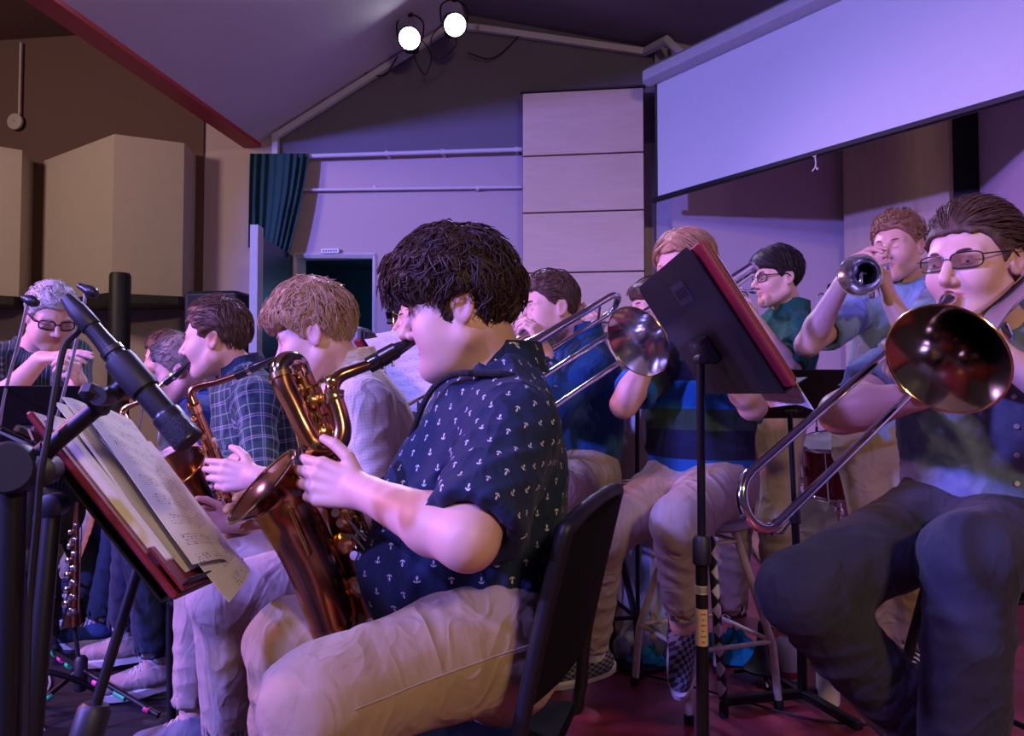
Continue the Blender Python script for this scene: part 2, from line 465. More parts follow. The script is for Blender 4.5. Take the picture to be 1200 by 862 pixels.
def sdf_obj(name, vq, mat, parent, attrs=None):
    v, q = vq; org = np.array(root_loc(parent))
    me = bpy.data.meshes.new(name); n, m = len(v), len(q)
    me.vertices.add(n); me.vertices.foreach_set('co', (v - org).astype(np.float32).ravel())
    me.loops.add(m * 4); me.loops.foreach_set('vertex_index', q.astype(np.int32).ravel())
    me.polygons.add(m); me.polygons.foreach_set('loop_start', np.arange(0, m * 4, 4, dtype=np.int32)); 
    me.polygons.foreach_set('use_smooth', np.ones(m, dtype=bool))
    me.update(calc_edges=True)
    for an, arr in (attrs or {}).items():
        a = me.attributes.new(an, 'FLOAT_VECTOR', 'CORNER' if len(arr) != n else 'POINT'); a.data.foreach_set('vector', arr.astype(np.float32).ravel())
    me.materials.append(mat)
    o = bpy.data.objects.new(name, me); col.objects.link(o); o.parent = parent
    return o
def unit(v): v = np.array(v, dtype=float); return v / max(np.linalg.norm(v), 1e-9)

# ---------------------------------------------------------------- heads, hands, bodies
def head_sdf(x, y, z, q):
    """head in its own frame: x to its right, y forward, z up, metres"""
    jaw, open_ = q.get('jaw', 1.), q.get('eye', .35)
    ax = np.abs(x)
    d = ell(x, y, z, (0, -.014, .036), (.075, .094, .086))
    d = smin(d, ell(x, y, z, (0, .028, -.022), (.063 * (.5 + .5 * jaw), .064, .088)), .03)
    d = smin(d, lcap(ax, y, z, (.052 * jaw, -.004, -.060), (.018, .060, -.100), .024 * jaw, .019), .03)
    d = smin(d, lcap(ax, y, z, (.0, .068, -.102), (.010, .068, -.100), .018, .018), .022)
    d = smin(d, ell(ax, y, z, (.036, .058, -.030), (.026, .030, .028)), .025)
    d = smin(d, lcap(ax, y, z, (.012, .082, .022), (.042, .068, .020), .011, .009), .016)          # brow ridge
    d = -smin(-d, ell(ax, y, z, (.031, .100, .003), (.017, .020, .011)), .012)                      # eye sockets
    lid = np.sqrt((ax - .031) ** 2 + (y - .073) ** 2 + (z - .002) ** 2) - .0128
    if open_ > 0:
        slit = ell(ax, y, z, (.031, .086, .000), (.0125, .012, .0045 * open_ + .0005)); lid = np.maximum(lid, -slit)
    d = smin(d, lid, .004)
    d = smin(d, lcap(ax, y, z, (0, .086, .014), (0, .1155, -.030), .0075, .0105), .012)              # nose
    d = smin(d, np.sqrt((ax - .0105) ** 2 + (y - .101) ** 2 + (z + .036) ** 2) - .0082, .008)
    d = smin(d, lcap(ax, y, z, (0, .0865, -.058), (.016, .079, -.061), .0068, .0045), .007)         # lips
    d = smin(d, lcap(ax, y, z, (0, .084, -.0705), (.014, .077, -.068), .0078, .0050), .007)
    d = -smin(-d, lcap(ax, y, z, (0, .0945, -.0640), (.020, .082, -.0640), .0018, .0016), .003)
    d = -smin(-d, np.sqrt((ax - .0065) ** 2 + (y - .1085) ** 2 + (z + .0425) ** 2) - .0030, .003)  # nostrils
    if q.get('cheek'): d = smin(d, ell(ax, y, z, (.040, .040, -.060), (.026, .034, .030)), .03)
    if q.get('chin2'): d = smin(d, ell(x, y, z, (0, .030, -.105), (.050, .050, .026)), .03)
    # ears
    ex, ey, ez = ax - .078, y + .012, z + .006
    c, s_ = math.cos(.22), math.sin(.22); ey, ez = ey * c + ez * s_, -ey * s_ + ez * c
    ex2 = ex - .25 * (-ey)
    ear = ell(ex2, ey, ez, (0, 0, 0), (.0085, .0185, .0315))
    ear = -smin(-ear, ell(ex2, ey, ez, (.0075, .002, .004), (.006, .0105, .020)), .004)
    return smin(d, ear, .006).astype(np.float32)
def local_block(Mx, o, s):
    """grid function: world -> head frame"""
    Mi = np.array(Mx.inverted()); o = np.array(o)
    def fn(X, Y, Z):
        X, Y, Z = (X - o[0]) / s, (Y - o[1]) / s, (Z - o[2]) / s
        return (Mi[0, 0] * X + Mi[0, 1] * Y + Mi[0, 2] * Z, Mi[1, 0] * X + Mi[1, 1] * Y + Mi[1, 2] * Z, Mi[2, 0] * X + Mi[2, 1] * Y + Mi[2, 2] * Z)
    return fn
def head_frame(fwd, roll=0.):
    y = V(fwd).normalized(); x = y.cross(V((0, 0, 1))).normalized(); z = x.cross(y).normalized()      # x to its right
    m = Matrix((x, y, z)).transposed()
    return m @ Matrix.Rotation(roll, 3, 'Y')
def hand_chains(W, d, n, curl, side, spread=1., thumb=None, s=1.):
    """list of (points, radii) in world: palm blocks and five fingers. d along the hand, n out of the palm, thumb on +t side"""
    d = unit(d); n = unit(np.array(n) - d * float(np.dot(n, d))); t = np.cross(d, n) * side      # thumb side
    W = np.array(W); out = []
    if isinstance(curl, (int, float)): curl = [curl] * 4
    base = [(.030, .086), (.010, .092), (-.010, .088), (-.028, .078)]; lens = [(.040, .024, .019), (.045, .028, .020), (.041, .026, .019), (.032, .019, .017)]
    for i, (bt, bl) in enumerate(base):
        k = W + (t * bt + d * bl) * s; out.append(('palm', [W + (t * bt * .55 + d * .012) * s, k], [.0140 * s, .0115 * s]))
        ang = 0.; p = k; pts = [p]; fan = (bt * 3.2) * (spread - 1)
        for jn, ln in enumerate(lens[i]):
            ang += curl[i] * (.75, 1.0, .7)[jn]
            dd = d * math.cos(ang) + n * math.sin(ang); dd = unit(dd + t * fan); p = p + dd * ln * s; pts.append(p)
        out.append(('finger', pts, [.0093 * s, .0085 * s, .0078 * s, .0066 * s]))
    th = thumb or (.9, .35)      # splay out sideways, towards the palm
    b0 = W + (t * .016 + d * .020 + n * .004) * s
    d1 = unit(d * .75 + t * th[0] + n * th[1] * .6); p1 = b0 + d1 * .042 * s
    d2 = unit(d * .95 + t * th[0] * .55 + n * th[1]); p2 = p1 + d2 * .034 * s
    d3 = unit(d * 1.0 + t * th[0] * .25 + n * th[1] * 1.25); p3 = p2 + d3 * .026 * s
    out.append(('finger', [b0, p1, p2, p3], [.0145 * s, .0108 * s, .0098 * s, .0076 * s]))
    return out
def vec(a): return np.array(a, dtype=float)
def torso_caps(J, e=0., belly=0., fat=1.):
    """capsules of the trunk: (a, b, ra, rb, k, flat)"""
    Lt = unit(J['shL'] - J['shR']); pel = (J['hipL'] + J['hipR']) / 2; up = unit(J['neck'] - pel); Fr = unit(np.cross(Lt, up))
    hl = unit(J['hipL'] - J['hipR']); ph = np.cross(hl, up); Fp = unit(ph)
    H = np.linalg.norm(J['neck'] - pel); s = 1.36; bend = J.get('slouch', .02)
    wst = pel + up * H * .36 - Fr * bend; ch = pel + up * H * .68 - Fr * bend * .7; tp = pel + up * H * .86
    w = fat; out = []
    out.append((pel + up * .02, wst, .158 * w + e, .150 * w + e, .05, (Fp, s)))
    out.append((wst, ch, .150 * w + e, .160 * w + e, .05, (Fr, s)))
    out.append((ch, tp, .160 * w + e, .105 * w + e, .05, (Fr, s * .95)))
    for sh in ('shL', 'shR'):
        out.append((tp + (J[sh] - tp) * .3, J[sh], .075 * w + e * .8, .056 * w + e * .8, .05, None))
        out.append((J['neck'] + up * .015, J[sh] + up * .006, .044 + e * .5, .044 * w + e * .7, .04, None))
    if belly: out.append((wst + Fr * (.03 + belly) - up * .05, wst + Fr * (.02 + belly * .8) + up * .05, .115 * w + e, .11 * w + e, .08, None))
    return out, dict(pel=pel, up=up, Fr=Fr, Lt=Lt, wst=wst, ch=ch, tp=tp, Fp=Fp)
def cyl_uv(v, a, b, r, ref, voff=0.):
    ax = unit(b - a); rx = unit(ref - ax * float(ref @ ax)); ry = np.cross(ax, rx); p = v - a
    return np.stack([np.arctan2(p @ ry, p @ rx) * r, p @ ax + voff, np.zeros(len(v))], 1)
def seg_dist(v, a, b, r):
    B = b - a; t = np.clip((v - a) @ B / max(B @ B, 1e-9), 0, 1); return np.linalg.norm(v - a - t[:, None] * B, axis=1) - r
def person(J, S):
    """J: joints (world). S: looks. Returns the root Empty; the body is one continuous surface, clothes and hair are its children."""
    J = {k: (vec(v) if not isinstance(v, (int, float)) else v) for k, v in J.items()}
    base = (J['hipL'] + J['hipR']) / 2
    root = empty('person', (base[0], base[1], S.get('floor', 0.)), S['label'], 'person', S.get('group'))
    fat, belly = S.get('fat', 1.), S.get('belly', 0.); hb, hf, hc = S.get('res', (.010, .0035, .007))
    hs = S.get('hs', 1.)
    Hm = head_frame(S['fwd'], S.get('roll', 0.)); Ho = J['head']
    H3 = np.array(Hm)
    def hw(p): return Ho + H3 @ (np.array(p, dtype=float) * hs)       # head frame -> world
    # ---------- hands
    hands = []
    for sd, side in (('L', -1), ('R', 1)):
        hd = S.get('hand' + sd)
        if hd: hands.append((sd, hand_chains(J['wr' + sd], hd[0], hd[1], hd[2], side, *(hd[3:4] or ()), thumb=hd[4] if len(hd) > 4 else None, s=S.get('hands', 1.))))
    fine = [(Ho - .135 * hs, Ho + .135 * hs, hf)]
    for sd, ch in hands:
        pts = np.array([p for c in ch for p in c[1]]); fine.append((pts.min(0) - .015, pts.max(0) + .015, hf))
    allp = np.array([J[k] for k in J if isinstance(J[k], np.ndarray)] + [p for _, ch in hands for c in ch for p in c[1]])
    lo, hi = allp.min(0) - .22, allp.max(0) + .22
    caps, T = torso_caps(J, -.014, belly * .7, fat)
    F = Field(lo, hi, hb, fine)
    for a, b, ra, rb, k, fl in caps: F.cap(a, b, ra, rb, k, flat=fl)
    af = S.get('arm', 1.)
    for s in 'LR':
        F.cap(J['sh' + s], J['el' + s], .048 * af, .041 * af, .03); 
        e2 = J['el' + s] + (J['wr' + s] - J['el' + s]) * .3
        F.cap(J['el' + s], e2, .040 * af, .0425 * af, .02); F.cap(e2, J['wr' + s], .0425 * af, .0265 * (af * .5 + .5), .02)
        F.cap(J['hip' + s], J['kn' + s], .082 * fat, .056, .04); F.cap(J['kn' + s], J['an' + s], .054, .036, .03)
        ft = unit(J['toe' + s] - J['an' + s]); sd_n = unit(J['an' + s] - J['kn' + s]); F.cap(J['an' + s], J['an' + s] + sd_n * .045, .034, .028, .02); F.cap(J['an' + s] + sd_n * .045, J['an' + s] + ft * .10 + sd_n * .055, .026, .018, .01)
    nk = S.get('neckr', 1.)
    F.cap(hw((0, -.022, -.045)), J['neck'] + T['up'] * .0, .054 * nk, .060 * nk, .025)
    hm = local_block(Hm, Ho, hs)
    q = S.get('face', {})
    F.add(lambda X, Y, Z: head_sdf(*hm(X, Y, Z), q) * hs, Ho - .15 * hs, Ho + .15 * hs, .014)
    for sd, ch in hands:
        Hf = {}
        for kind, pts, rad in ch:
            for i in range(len(pts) - 1): F.cap(pts[i], pts[i + 1], rad[i], rad[i + 1], .008 if kind == 'palm' else (.006 if i == 0 else .0025))
        F.cap(J['wr' + sd] - unit(J['wr' + sd] - J['el' + sd]) * .01, J['wr' + sd] + unit(np.array(ch[2][1][1]) - J['wr' + sd]) * .02, .0255, .019, .012)
    v, qd = F.mesh()
    # colour attribute: r = redness (lips, nostrils, ears, fingertips), g = stubble / brow
    lx, ly, lz = hm(v[:, 0], v[:, 1], v[:, 2]); ax = np.abs(lx)
    def blob(c, r, soft=1.): return np.clip((1 - np.sqrt(((ax - c[0]) / r[0]) ** 2 + ((ly - c[1]) / r[1]) ** 2 + ((lz - c[2]) / r[2]) ** 2)) * 3 / soft, 0, 1)
    red = np.maximum.reduce([blob((0, .085, -.065), (.024, .016, .0125)) * .85, blob((0, .110, -.036), (.020, .02, .016)) * .22, blob((.045, .05, -.03), (.03, .03, .03), 2) * .25, blob((.082, -.012, -.004), (.02, .025, .04), 2) * .35])
    gr = np.zeros(len(v))
    if S.get('stubble'): gr = np.clip(np.maximum(blob((.03, .045, -.085), (.045, .06, .036), 2), blob((0, .088, -.053), (.028, .02, .007))), 0, 1) * S['stubble']
    lash = blob((.031, .086, -.0015 - .003 * (1 - q.get('eye', .35))), (.0150, .010, .0030)) * .85
    gr = np.maximum(gr, lash * .9)
    o_b = sdf_obj('body', (v, qd), S['skin'], root, {'tint': np.stack([red, gr, gr * 0], 1)})
    # ---------- eyes and brows
    eb = MB(); 
    for sx in (-1, 1):
        if q.get('eye', .35) > .1:
            c = V(hw((sx * .031, .073, .001))); f = V(H3 @ np.array((0, 1., -.12)))
            e = MB().lathe([(.0001, -.0116 * hs)] + [(.0116 * hs * math.sin(a), -.0116 * hs * math.cos(a)) for a in np.linspace(.3, 2.55, 8)], c, f, 14); e.cur = 1
            e.lathe([(.0116 * hs * math.sin(a), -.0116 * hs * math.cos(a)) for a in np.linspace(2.55, 3.13, 4)], c, f, 14)
            e.build('eye', [M('eye_white', (.75, .72, .68), .25), M('iris_dark', (.03, .02, .015), .15)], root)
        pts = [hw(p) for p in ((sx * .012, .0925, .0195), (sx * .024, .0915, .0235), (sx * .036, .0845, .0245), (sx * .047, .0725, .0195))]
        MB().tube(spline(pts, 3), lerps([.0024 * hs, .0031 * hs, .0028 * hs, .0010 * hs], 3), 6, flat=None).build('eyebrow', S['hairmat'], root)
    hair(root, S, hw, H3, Ho, hs, hm)
    if S.get('glasses'): glasses(root, hw, S['glasses'])
    # ---------- shirt
    caps, T = torso_caps(J, S.get('ease', .010), belly, fat)
    hem = S.get('hem', -.02); sl = S.get('sleeve', .62); long_ = sl > 1
    tl = np.array([T['pel'] + T['up'] * hem] + [J[k] for k in ('shL', 'shR', 'neck')] + [J['elL'], J['elR']] + ([J['wrL'], J['wrR']] if long_ else []))
    F = Field(tl.min(0) - .24, tl.max(0) + .14, hc)
    wb = wobble(S.get('seed', 1), S.get('fold', .004), .17, ridge=True)
    for a, b, ra, rb, k, fl in caps: F.cap(a, b, ra, rb, k, flat=fl, wob=wb)
    if S.get('lap'):            # loose shirt front falling over the lap
        a, b, r1, r2 = S['lap']; F.cap(vec(a), vec(b), r1, r2, .05, flat=(T['up'], 1.5), wob=wb)
    hp = T['pel'] + T['up'] * hem + T['Fr'] * 0
    hn = unit(-T['up'] + T['Fr'] * S.get('hemtilt', 0.))
    ww = wobble(S.get('seed', 1) + 5, .010, .12)
    F.add(lambda X, Y, Z: ((X - hp[0]) * hn[0] + (Y - hp[1]) * hn[1] + (Z - hp[2]) * hn[2] + ww(X, Y, Z)).astype(np.float32), lo - 1, hi + 1, 0, 'i')
    sleeve_r = S.get('sr', (.064, .060)); segs = []
    for s in 'LR':
        A, E, W = J['sh' + s], J['el' + s], J['wr' + s]
        ww2 = wobble(S.get('seed', 1) + 9, S.get('fold', .004) * .8, .11, dirs=[unit(E - A)], ridge=True)
        if long_:
            F.cap(A, E, sleeve_r[0], sleeve_r[1] * .92, .03, wob=ww2)
            end = E + (W - E) * (sl - 1); n = unit(W - E)
            F.cap(E, end, sleeve_r[1] * .92, sleeve_r[1] * (.62 if sl > 1.6 else .85), .015, cut=[(end, n)], wob=ww2)
            segs += [(A, E, sleeve_r[0], s), (E, end, sleeve_r[1], s)]
            F.cap(end - n * .025, end + n * .06, .031 if sl > 1.6 else .046 * af, .031 if sl > 1.6 else .046 * af, .004, 's')
        else:
            end = A + (E - A) * sl; n = unit(E - A)
            F.cap(A, end + n * .05, sleeve_r[0], sleeve_r[1], .03, cut=[(end, n)], wob=ww2)
            F.cap(end - n * .035, end + n * .06, .049 * af, .047 * af, .004, 's')
            segs.append((A, end, sleeve_r[0], s))
    up = T['up']
    F.cap(J['neck'] + up * .035 + T['Fr'] * .005, hw((0, -.012, -.06)), .060 * nk, .075 * nk, .006, 's')
    if S.get('vneck'): F.cap(J['neck'] + T['Fr'] * .06 + up * .02, J['neck'] + T['Fr'] * .13 - up * S['vneck'], .03, .008, .006, 's')
    v, qd = F.mesh()
    tw = np.minimum(np.minimum(seg_dist(v, T['pel'], T['ch'], .14 * fat), seg_dist(v, T['ch'], T['tp'], .12)), .2)
    back = -vec((T['Fr'] * .35 + unit(-T['pel'] + 0 * up) * .8)); back = unit(vec((0, 0, 0)) - T['pel']); back[2] = 0
    U = [cyl_uv(v, T['pel'], J['neck'], .145 * fat, unit(back))]; per = [2 * math.pi * .145 * fat]
    best = tw; reg = np.zeros(len(v), dtype=int)
    for A, E, r, s in segs:
        d = seg_dist(v, A, E, r); m = d < best - .012; reg[m] = len(U); best = np.minimum(best, d)
        U.append(cyl_uv(v, A, E, r * .95, unit(vec((0, 0, 1.)) - T['pel']), .5)); per.append(2 * math.pi * r * .95)
    U = np.stack(U); per = np.array(per); fr_ = reg[qd[:, 0]]; cu_ = U[fr_[:, None], qd]; pp_ = per[fr_][:, None]
    cu_[:, :, 0] -= np.round((cu_[:, :, 0] - cu_[:, :1, 0]) / pp_) * pp_
    shirt = sdf_obj('shirt', (v, qd), S['shirt'], root, {'uvc': cu_.reshape(-1, 3)})
    if S.get('shirtlabel'): shirt['label'] = S['shirtlabel']
    # collar
    if S.get('collar'):
        cm = S.get('collarmat', S['shirt']); c0 = J['neck'] + up * .030; fr, lt = T['Fr'], T['Lt']; r0 = .066 * nk; hgt = S['collar']; rows = []
        for (dr, dz) in ((.000, -.005), (.001, hgt), (.008, hgt + .004), (.016, hgt * .25), (.021, -.012)):
            row = []
            for i in range(25):
                a = R(38 + (322 - 38) * i / 24) if S.get('open', True) else R(12 + 336 * i / 24)
                front = max(0, math.cos(a)); dn = -.028 * front - (.02 * front if dz < hgt * .5 else 0)
                row.append(c0 + (fr * math.cos(a) * 1.06 + lt * math.sin(a)) * (r0 + dr) + up * (dz + dn))
            rows.append(row)
        MB().sheet(rows, .003).build('collar', cm, shirt)
        o = shirt.children[0]; me = o.data; at = me.attributes.new('uvc', 'FLOAT_VECTOR', 'POINT')
        pts = np.array([vtx.co for vtx in me.vertices]); at.data.foreach_set('vector', np.stack([(pts @ lt) * 1.5, pts @ up, 0 * pts[:, 0]], 1).astype(np.float32).ravel())
    if S.get('buttons'):
        m, n, mt = MB(), S['buttons'], M('shirt_button', (.7, .7, .68), .3)
        for i in range(n):
            p = J['neck'] + (T['pel'] - J['neck']) * (.12 + .80 * i / n) ; o3 = p + T['Fr'] * .5
            dg = v - p; side = np.abs(dg @ T['Lt']) < .012; alt = np.abs(dg @ up) < .012; m3 = side & alt & (dg @ T['Fr'] > 0)
            if m3.any():
                pp = p + T['Fr'] * (dg[m3] @ T['Fr']).max()
                MB().lathe([(.0001, .003), (.003, .0032), (.0052, .003), (.0055, 0)], pp, T['Fr'], 10).build('button', mt, shirt)
    # ---------- trousers
    if S.get('trousers'):
        kn, an = S.get('tr', (.100, .078, .060)), None
        tl = np.array([J[k + s] for k in ('hip', 'kn', 'an') for s in 'LR'])
        F = Field(tl.min(0) - .2, tl.max(0) + .2, hc * 1.2)
        wf = wobble(S.get('seed', 1) + 3, S.get('tfold', .005) * .8, .22, ridge=True)
        pel = T['pel']; F.cap(J['hipL'], J['hipR'], .104 * fat, .104 * fat, .03, wob=wf)
        F.cap(pel, pel + up * .10, .150 * fat, .152 * fat, .05, flat=(T['Fp'], 1.33), cut=[(pel + up * S.get('waist', .10), up)])
        for s in 'LR':
            h, k_, a = J['hip' + s], J['kn' + s], J['an' + s]; n = unit(a - k_); ce = a - n * S.get('cuff', .0)
            wk = wobble(S.get('seed', 1) + 4, S.get('tfold', .005) * .7, .12, dirs=[unit(a - k_), unit(a - k_), unit(k_ - h)], ridge=True)
            F.cap(h, k_, kn[0] * fat, kn[1], .04, wob=wf)
            F.cap(k_, ce, kn[1] * .97, kn[2], .03, cut=[(ce, n)], wob=wk)
            F.cap(ce - n * .02, ce + n * .06, kn[2] - .010, kn[2] - .008, .004, 's')
        v, qd = F.mesh()
        tr = sdf_obj('trousers', (v, qd), S['trousers'], root)
        if S.get('seam'):
            for s in S['seam']:
                pts = []
                for t in np.linspace(0, 1, 14):
                    p = J['hip' + s] + (J['kn' + s] - J['hip' + s]) * t; ax_ = unit(J['kn' + s] - J['hip' + s])
                    outd = unit(vec(S['seamdir']) - ax_ * float(vec(S['seamdir']) @ ax_)); dg = v - p
                    m3 = (np.abs(dg @ ax_) < .014) & (np.linalg.norm(np.cross(dg, outd), axis=1) < .03) & (dg @ outd > 0)
                    if m3.any(): pts.append(p + outd * (np.max(dg[m3] @ outd) + .0005))
                if len(pts) > 3: MB().tube(pts, .0016, 5).build('seam', S['trousers'], tr)
    # ---------- shoes, socks
    for s in 'LR':
        if S.get('noshoe' + s) : continue
        if S.get('shoe'): shoe(root, J['an' + s], J['toe' + s], S['shoe'], S.get('hf_shoe', .006), S.get('sock'), J['kn' + s])
    return root, T, hw
# ---------------------------------------------------------------- hair, glasses, shoes
def hair(root, S, hw, H3, Ho, hs, hm):
    st = S.get('hair', {}); th = st.get('t', (.016, .010))     # thickness on top, at the sides
    line = st.get('line', [(-.12, -.075), (-.055, -.060), (-.030, .005), (-.004, .018), (.018, -.012), (.030, .004), (.045, .035), (.070, .062), (.12, .066)])
    ly_, lz_ = [p[0] for p in line], [p[1] for p in line]
    fr = st.get('fringe', 0.)
    rs = np.random.RandomState(S.get('seed', 1) + 11)
    def sdf(x, y, z):
        top = np.clip((z - .02) / .09, 0, 1); t = (th[1] + (th[0] - th[1]) * top) * (1 - st.get('thin', .6) * np.clip((-y - .01) / .09, 0, 1))
        q = np.sqrt((x / .075) ** 2 + ((y + .014) / .094) ** 2 + ((z - .036) / .086) ** 2)
        d = (q - 1) * .085 - t
        d = np.maximum(d, (np.interp(y, ly_, lz_).astype(np.float32) - z) * .6)
        if fr: # rolled mass of hair over the brow, overhanging the forehead
            d = smin(d, lcap(np.abs(x), y, z, (0, .080 + fr * .25, .070 + fr * .1), (.048, .058 + fr * .2, .066), .022 + fr * .2, .018 + fr * .15), .045)
        if fr > .05: d = smin(d, lcap(np.abs(x), y, z, (0, .050, .108), (.040, .040, .096), .030, .024), .04)
        if st.get('long'): # hair falling beside the face to the jaw
            d = smin(d, lcap(np.abs(x), y, z, (.074, -.010, .02), (.078, -.005, -.085 * st['long']), .018, .012), .02)
            d = smin(d, ell(x, y, z, (0, -.085, -.03), (.07, .03, .07)), .02)
        if not st.get('long'): d = np.maximum(d, -ell(np.abs(x), y, z, (.088, -.006, -.010), (.036, st.get('earw', .021), .031)))
        if st.get('bun'): d = smin(d, ell(x, y, z, (0, -.125, -.03), (.03, .03, .04)), .02)
        return d
    lump = wobble(S.get('seed', 1) + 2, st.get('lump', .0018), st.get('wl', .03))
    h = S.get('res', (.01, .0035, .007))[1] * 1.25
    F = Field(Ho - .19 * hs, Ho + .19 * hs, h)
    F.add(lambda X, Y, Z: (sdf(*hm(X, Y, Z)) * hs + lump(X, Y, Z)).astype(np.float32), Ho - .3, Ho + .3, 0)
    v, q = F.mesh()
    ho = sdf_obj('hair', (v, q), S['hairmat'], root)
    # loose strands lying on the mass, following the comb direction
    n = int(st.get('n', 160) * 1.8); ln = st.get('len', .05); mode = st.get('dir', 'fwd'); m = MB()
    x, y, z = hm(v[:, 0], v[:, 1], v[:, 2]); L3 = np.stack([x, y, z], 1)
    nrm = L3 - np.array([0, -.014, .036]); nrm /= np.linalg.norm(nrm, axis=1)[:, None]
    qq = (np.sqrt((x / .075) ** 2 + ((y + .014) / .094) ** 2 + ((z - .036) / .086) ** 2) - 1) * .085
    ok = np.where((qq > th[1] * .35) & (z > np.interp(y, ly_, lz_) + .012))[0]
    if not len(ok): return
    for c in rs.choice(ok, n):
        p = L3[c].copy(); pts = []; k = 6; lift = rs.uniform(.0, .004); cu = rs.uniform(-1, 1) * st.get('curl', .3); L_ = ln * rs.uniform(.6, 1.3)
        jit = rs.normal(size=3) * st.get('jit', .25)
        for i in range(k):
            nn = (p - np.array([0, -.014, .036])) / np.array([.075, .094, .086]) ** 2; nn /= np.linalg.norm(nn)
            if mode == 'fwd': g = np.array([p[0] * 2, .7, -.45 - max(0, .06 - p[2]) * 18])
            elif mode == 'back': g = np.array([p[0] * 1.5, -1., -.12])
            elif mode == 'up': g = np.array([p[0] * 4, .55, .15])
            elif mode == 'side': g = np.array([1. if p[0] > st.get('part', .0) else -1., -.25, -.75])
            else: g = np.array([p[0] * 3, .2 if p[1] > 0 else -.3, -1.])
            if p[1] < -.03 or p[2] < .01: g = np.array([0, .12 if mode == 'fwd' else -.1, -1.])
            g = g + jit + np.cross(nn, g) * cu * math.sin(i * 1.1 + c); g -= nn * (g @ nn); g /= max(np.linalg.norm(g), 1e-6)
            if i > 1 and (p[2] < np.interp(p[1], ly_, lz_) - .004 - fr * .25 or (not st.get('long') and ((abs(p[0]) - .088) / .036) ** 2 + ((p[1] + .006) / .024) ** 2 + ((p[2] + .012) / .034) ** 2 < 1)): break
            pts.append(hw(p + nn * (lift + .0015 * math.sin(i * .6))))
            p = p + g * L_ / k
            if i >= k - 2: p = p + nn * st.get('flip', .002)
        if len(pts) < 3: continue
        wd = st.get('w', .0017) * hs; rr = [wd * q for q in (.4, .9, 1., .9, .7, .2)][:len(pts)]; rr[-1] = wd * .2; m.tube(pts, rr, 4, cap=False)
    o = m.build('hair_strands', S['hairmat'], ho, fix=False); o['kind'] = 'stuff'
def glasses(root, hw, g):
    mt = M(g.get('mat', 'glasses_frame_black'), g.get('c', (.012, .012, .014)), .3)
    r = g.get('r', .0021); m = MB(); gm = MATS.get('lens_glass')
    if gm is None:
        gm, nt, b = nodes_of('lens_glass'); b.inputs['Base Color'].default_value = (.95, .95, 1, 1); b.inputs['Roughness'].default_value = .03
        b.inputs['Transmission Weight'].default_value = 1.; b.inputs['IOR'].default_value = 1.05; b.inputs['Specular IOR Level'].default_value = .9
    W, Hh = g.get('w', .026), g.get('h', .017); Y0 = .099; zc = g.get('z', .000)
    for sx in (-1, 1):
        cx = sx * .034; ring = []
        for i in range(20):
            a = 2 * math.pi * i / 20; ca, sa = math.cos(a), math.sin(a)
            px = cx + math.copysign(abs(ca) ** .55, ca) * W; pz = zc + math.copysign(abs(sa) ** .6, sa) * Hh
            ring.append((px, Y0 - abs(px) ** 2 * 4.0 + .0, pz))
        m.tube([hw(p) for p in ring], r, 6, closed=True)
        MB().poly([hw(p) for p in ring], V(hw((0, .0008, 0))) - V(hw((0, 0, 0)))).build('lens', gm, root)
        m.tube([hw(p) for p in ((cx + sx * W, Y0 - .014, zc + Hh * .5), (sx * .073, .075, zc + .008), (sx * .080, .0, zc + .010), (sx * .081, -.018, zc - .004))], r * 1.1, 6)
    m.tube([hw(p) for p in ((-.034 + W, Y0 - .001, zc + .003), (0, Y0 + .003, zc + .006), (.034 - W, Y0 - .001, zc + .003))], r, 6)
    m.build('eyeglasses', mt, root)
def shoe(root, an, toe, mt, h, sock, knee):
    """laced low shoe with its own sole; ankle joint an, pointing at toe"""
    up_, sole_ = mt; an = vec(an); d = vec(toe) - an; ax = d.copy(); ax -= 0; d = unit(d)
    shin = unit(vec(knee) - an); lat = unit(np.cross(d, shin)); up = unit(np.cross(lat, d))
    def W(f, l, u): return an + d * f + lat * l + up * u
    F = Field(an - .26, an + .26, h)
    F.cap(W(-.045, 0, -.050), W(.020, 0, -.050), .038, .040, .02)
    F.cap(W(.02, 0, -.048), W(.150, .0, -.062), .042, .034, .03, flat=(up, 1.15))
    F.cap(W(-.022, 0, -.04), W(-.012, 0, .004), .044, .045, .02, cut=[(W(-.01, 0, .002), up)])
    F.cap(W(-.01, 0, .0), W(-.005, 0, .06), .036, .038, .004, 's')
    n0 = W(0, 0, -.082); F.add(lambda X, Y, Z: (-((X - n0[0]) * up[0] + (Y - n0[1]) * up[1] + (Z - n0[2]) * up[2])).astype(np.float32), an - 1, an + 1, 0, 'i')
    v, q = F.mesh()
    dv = v - an; uvx = np.stack([dv @ d, dv @ up + (dv @ lat), dv @ lat], 1)
    s = sdf_obj('shoe', (v, q), up_, root, {'uvc': uvx})
    out = []
    for i in range(28):
        a = 2 * math.pi * i / 28; ca, sa = math.cos(a), math.sin(a); f = .052 + ca * .143; wd = (.040 if f < .04 else .046) * (1 - max(0, (f - .12)) * 2.0)
        out.append(W(f, math.copysign(abs(sa) ** .7, sa) * wd, -.100))
    MB().poly(out, V(up * .026)).build('sole', sole_, s)
    lm = M('lace_pale', (.62, .58, .52), .8)
    m = MB()
    for i in range(4):
        f = .045 + i * .018; z = -.008 - i * .0085
        for sg in (-1, 1): m.tube(spline([W(f - .004 * sg, -.022, z - .006), W(f, 0, z + .004), W(f + .012 * sg, .022, z - .010)], 4), .0022, 5)
    if not (mt[0].name.startswith('checker')): m.build('lace', lm, s)
    if sock: MB().tube([W(-.012, 0, -.03), W(-.008, 0, .03), an + shin * .075, an + shin * .12], [.041, .0425, .0445, .0485], 16).build('sock', sock, root)
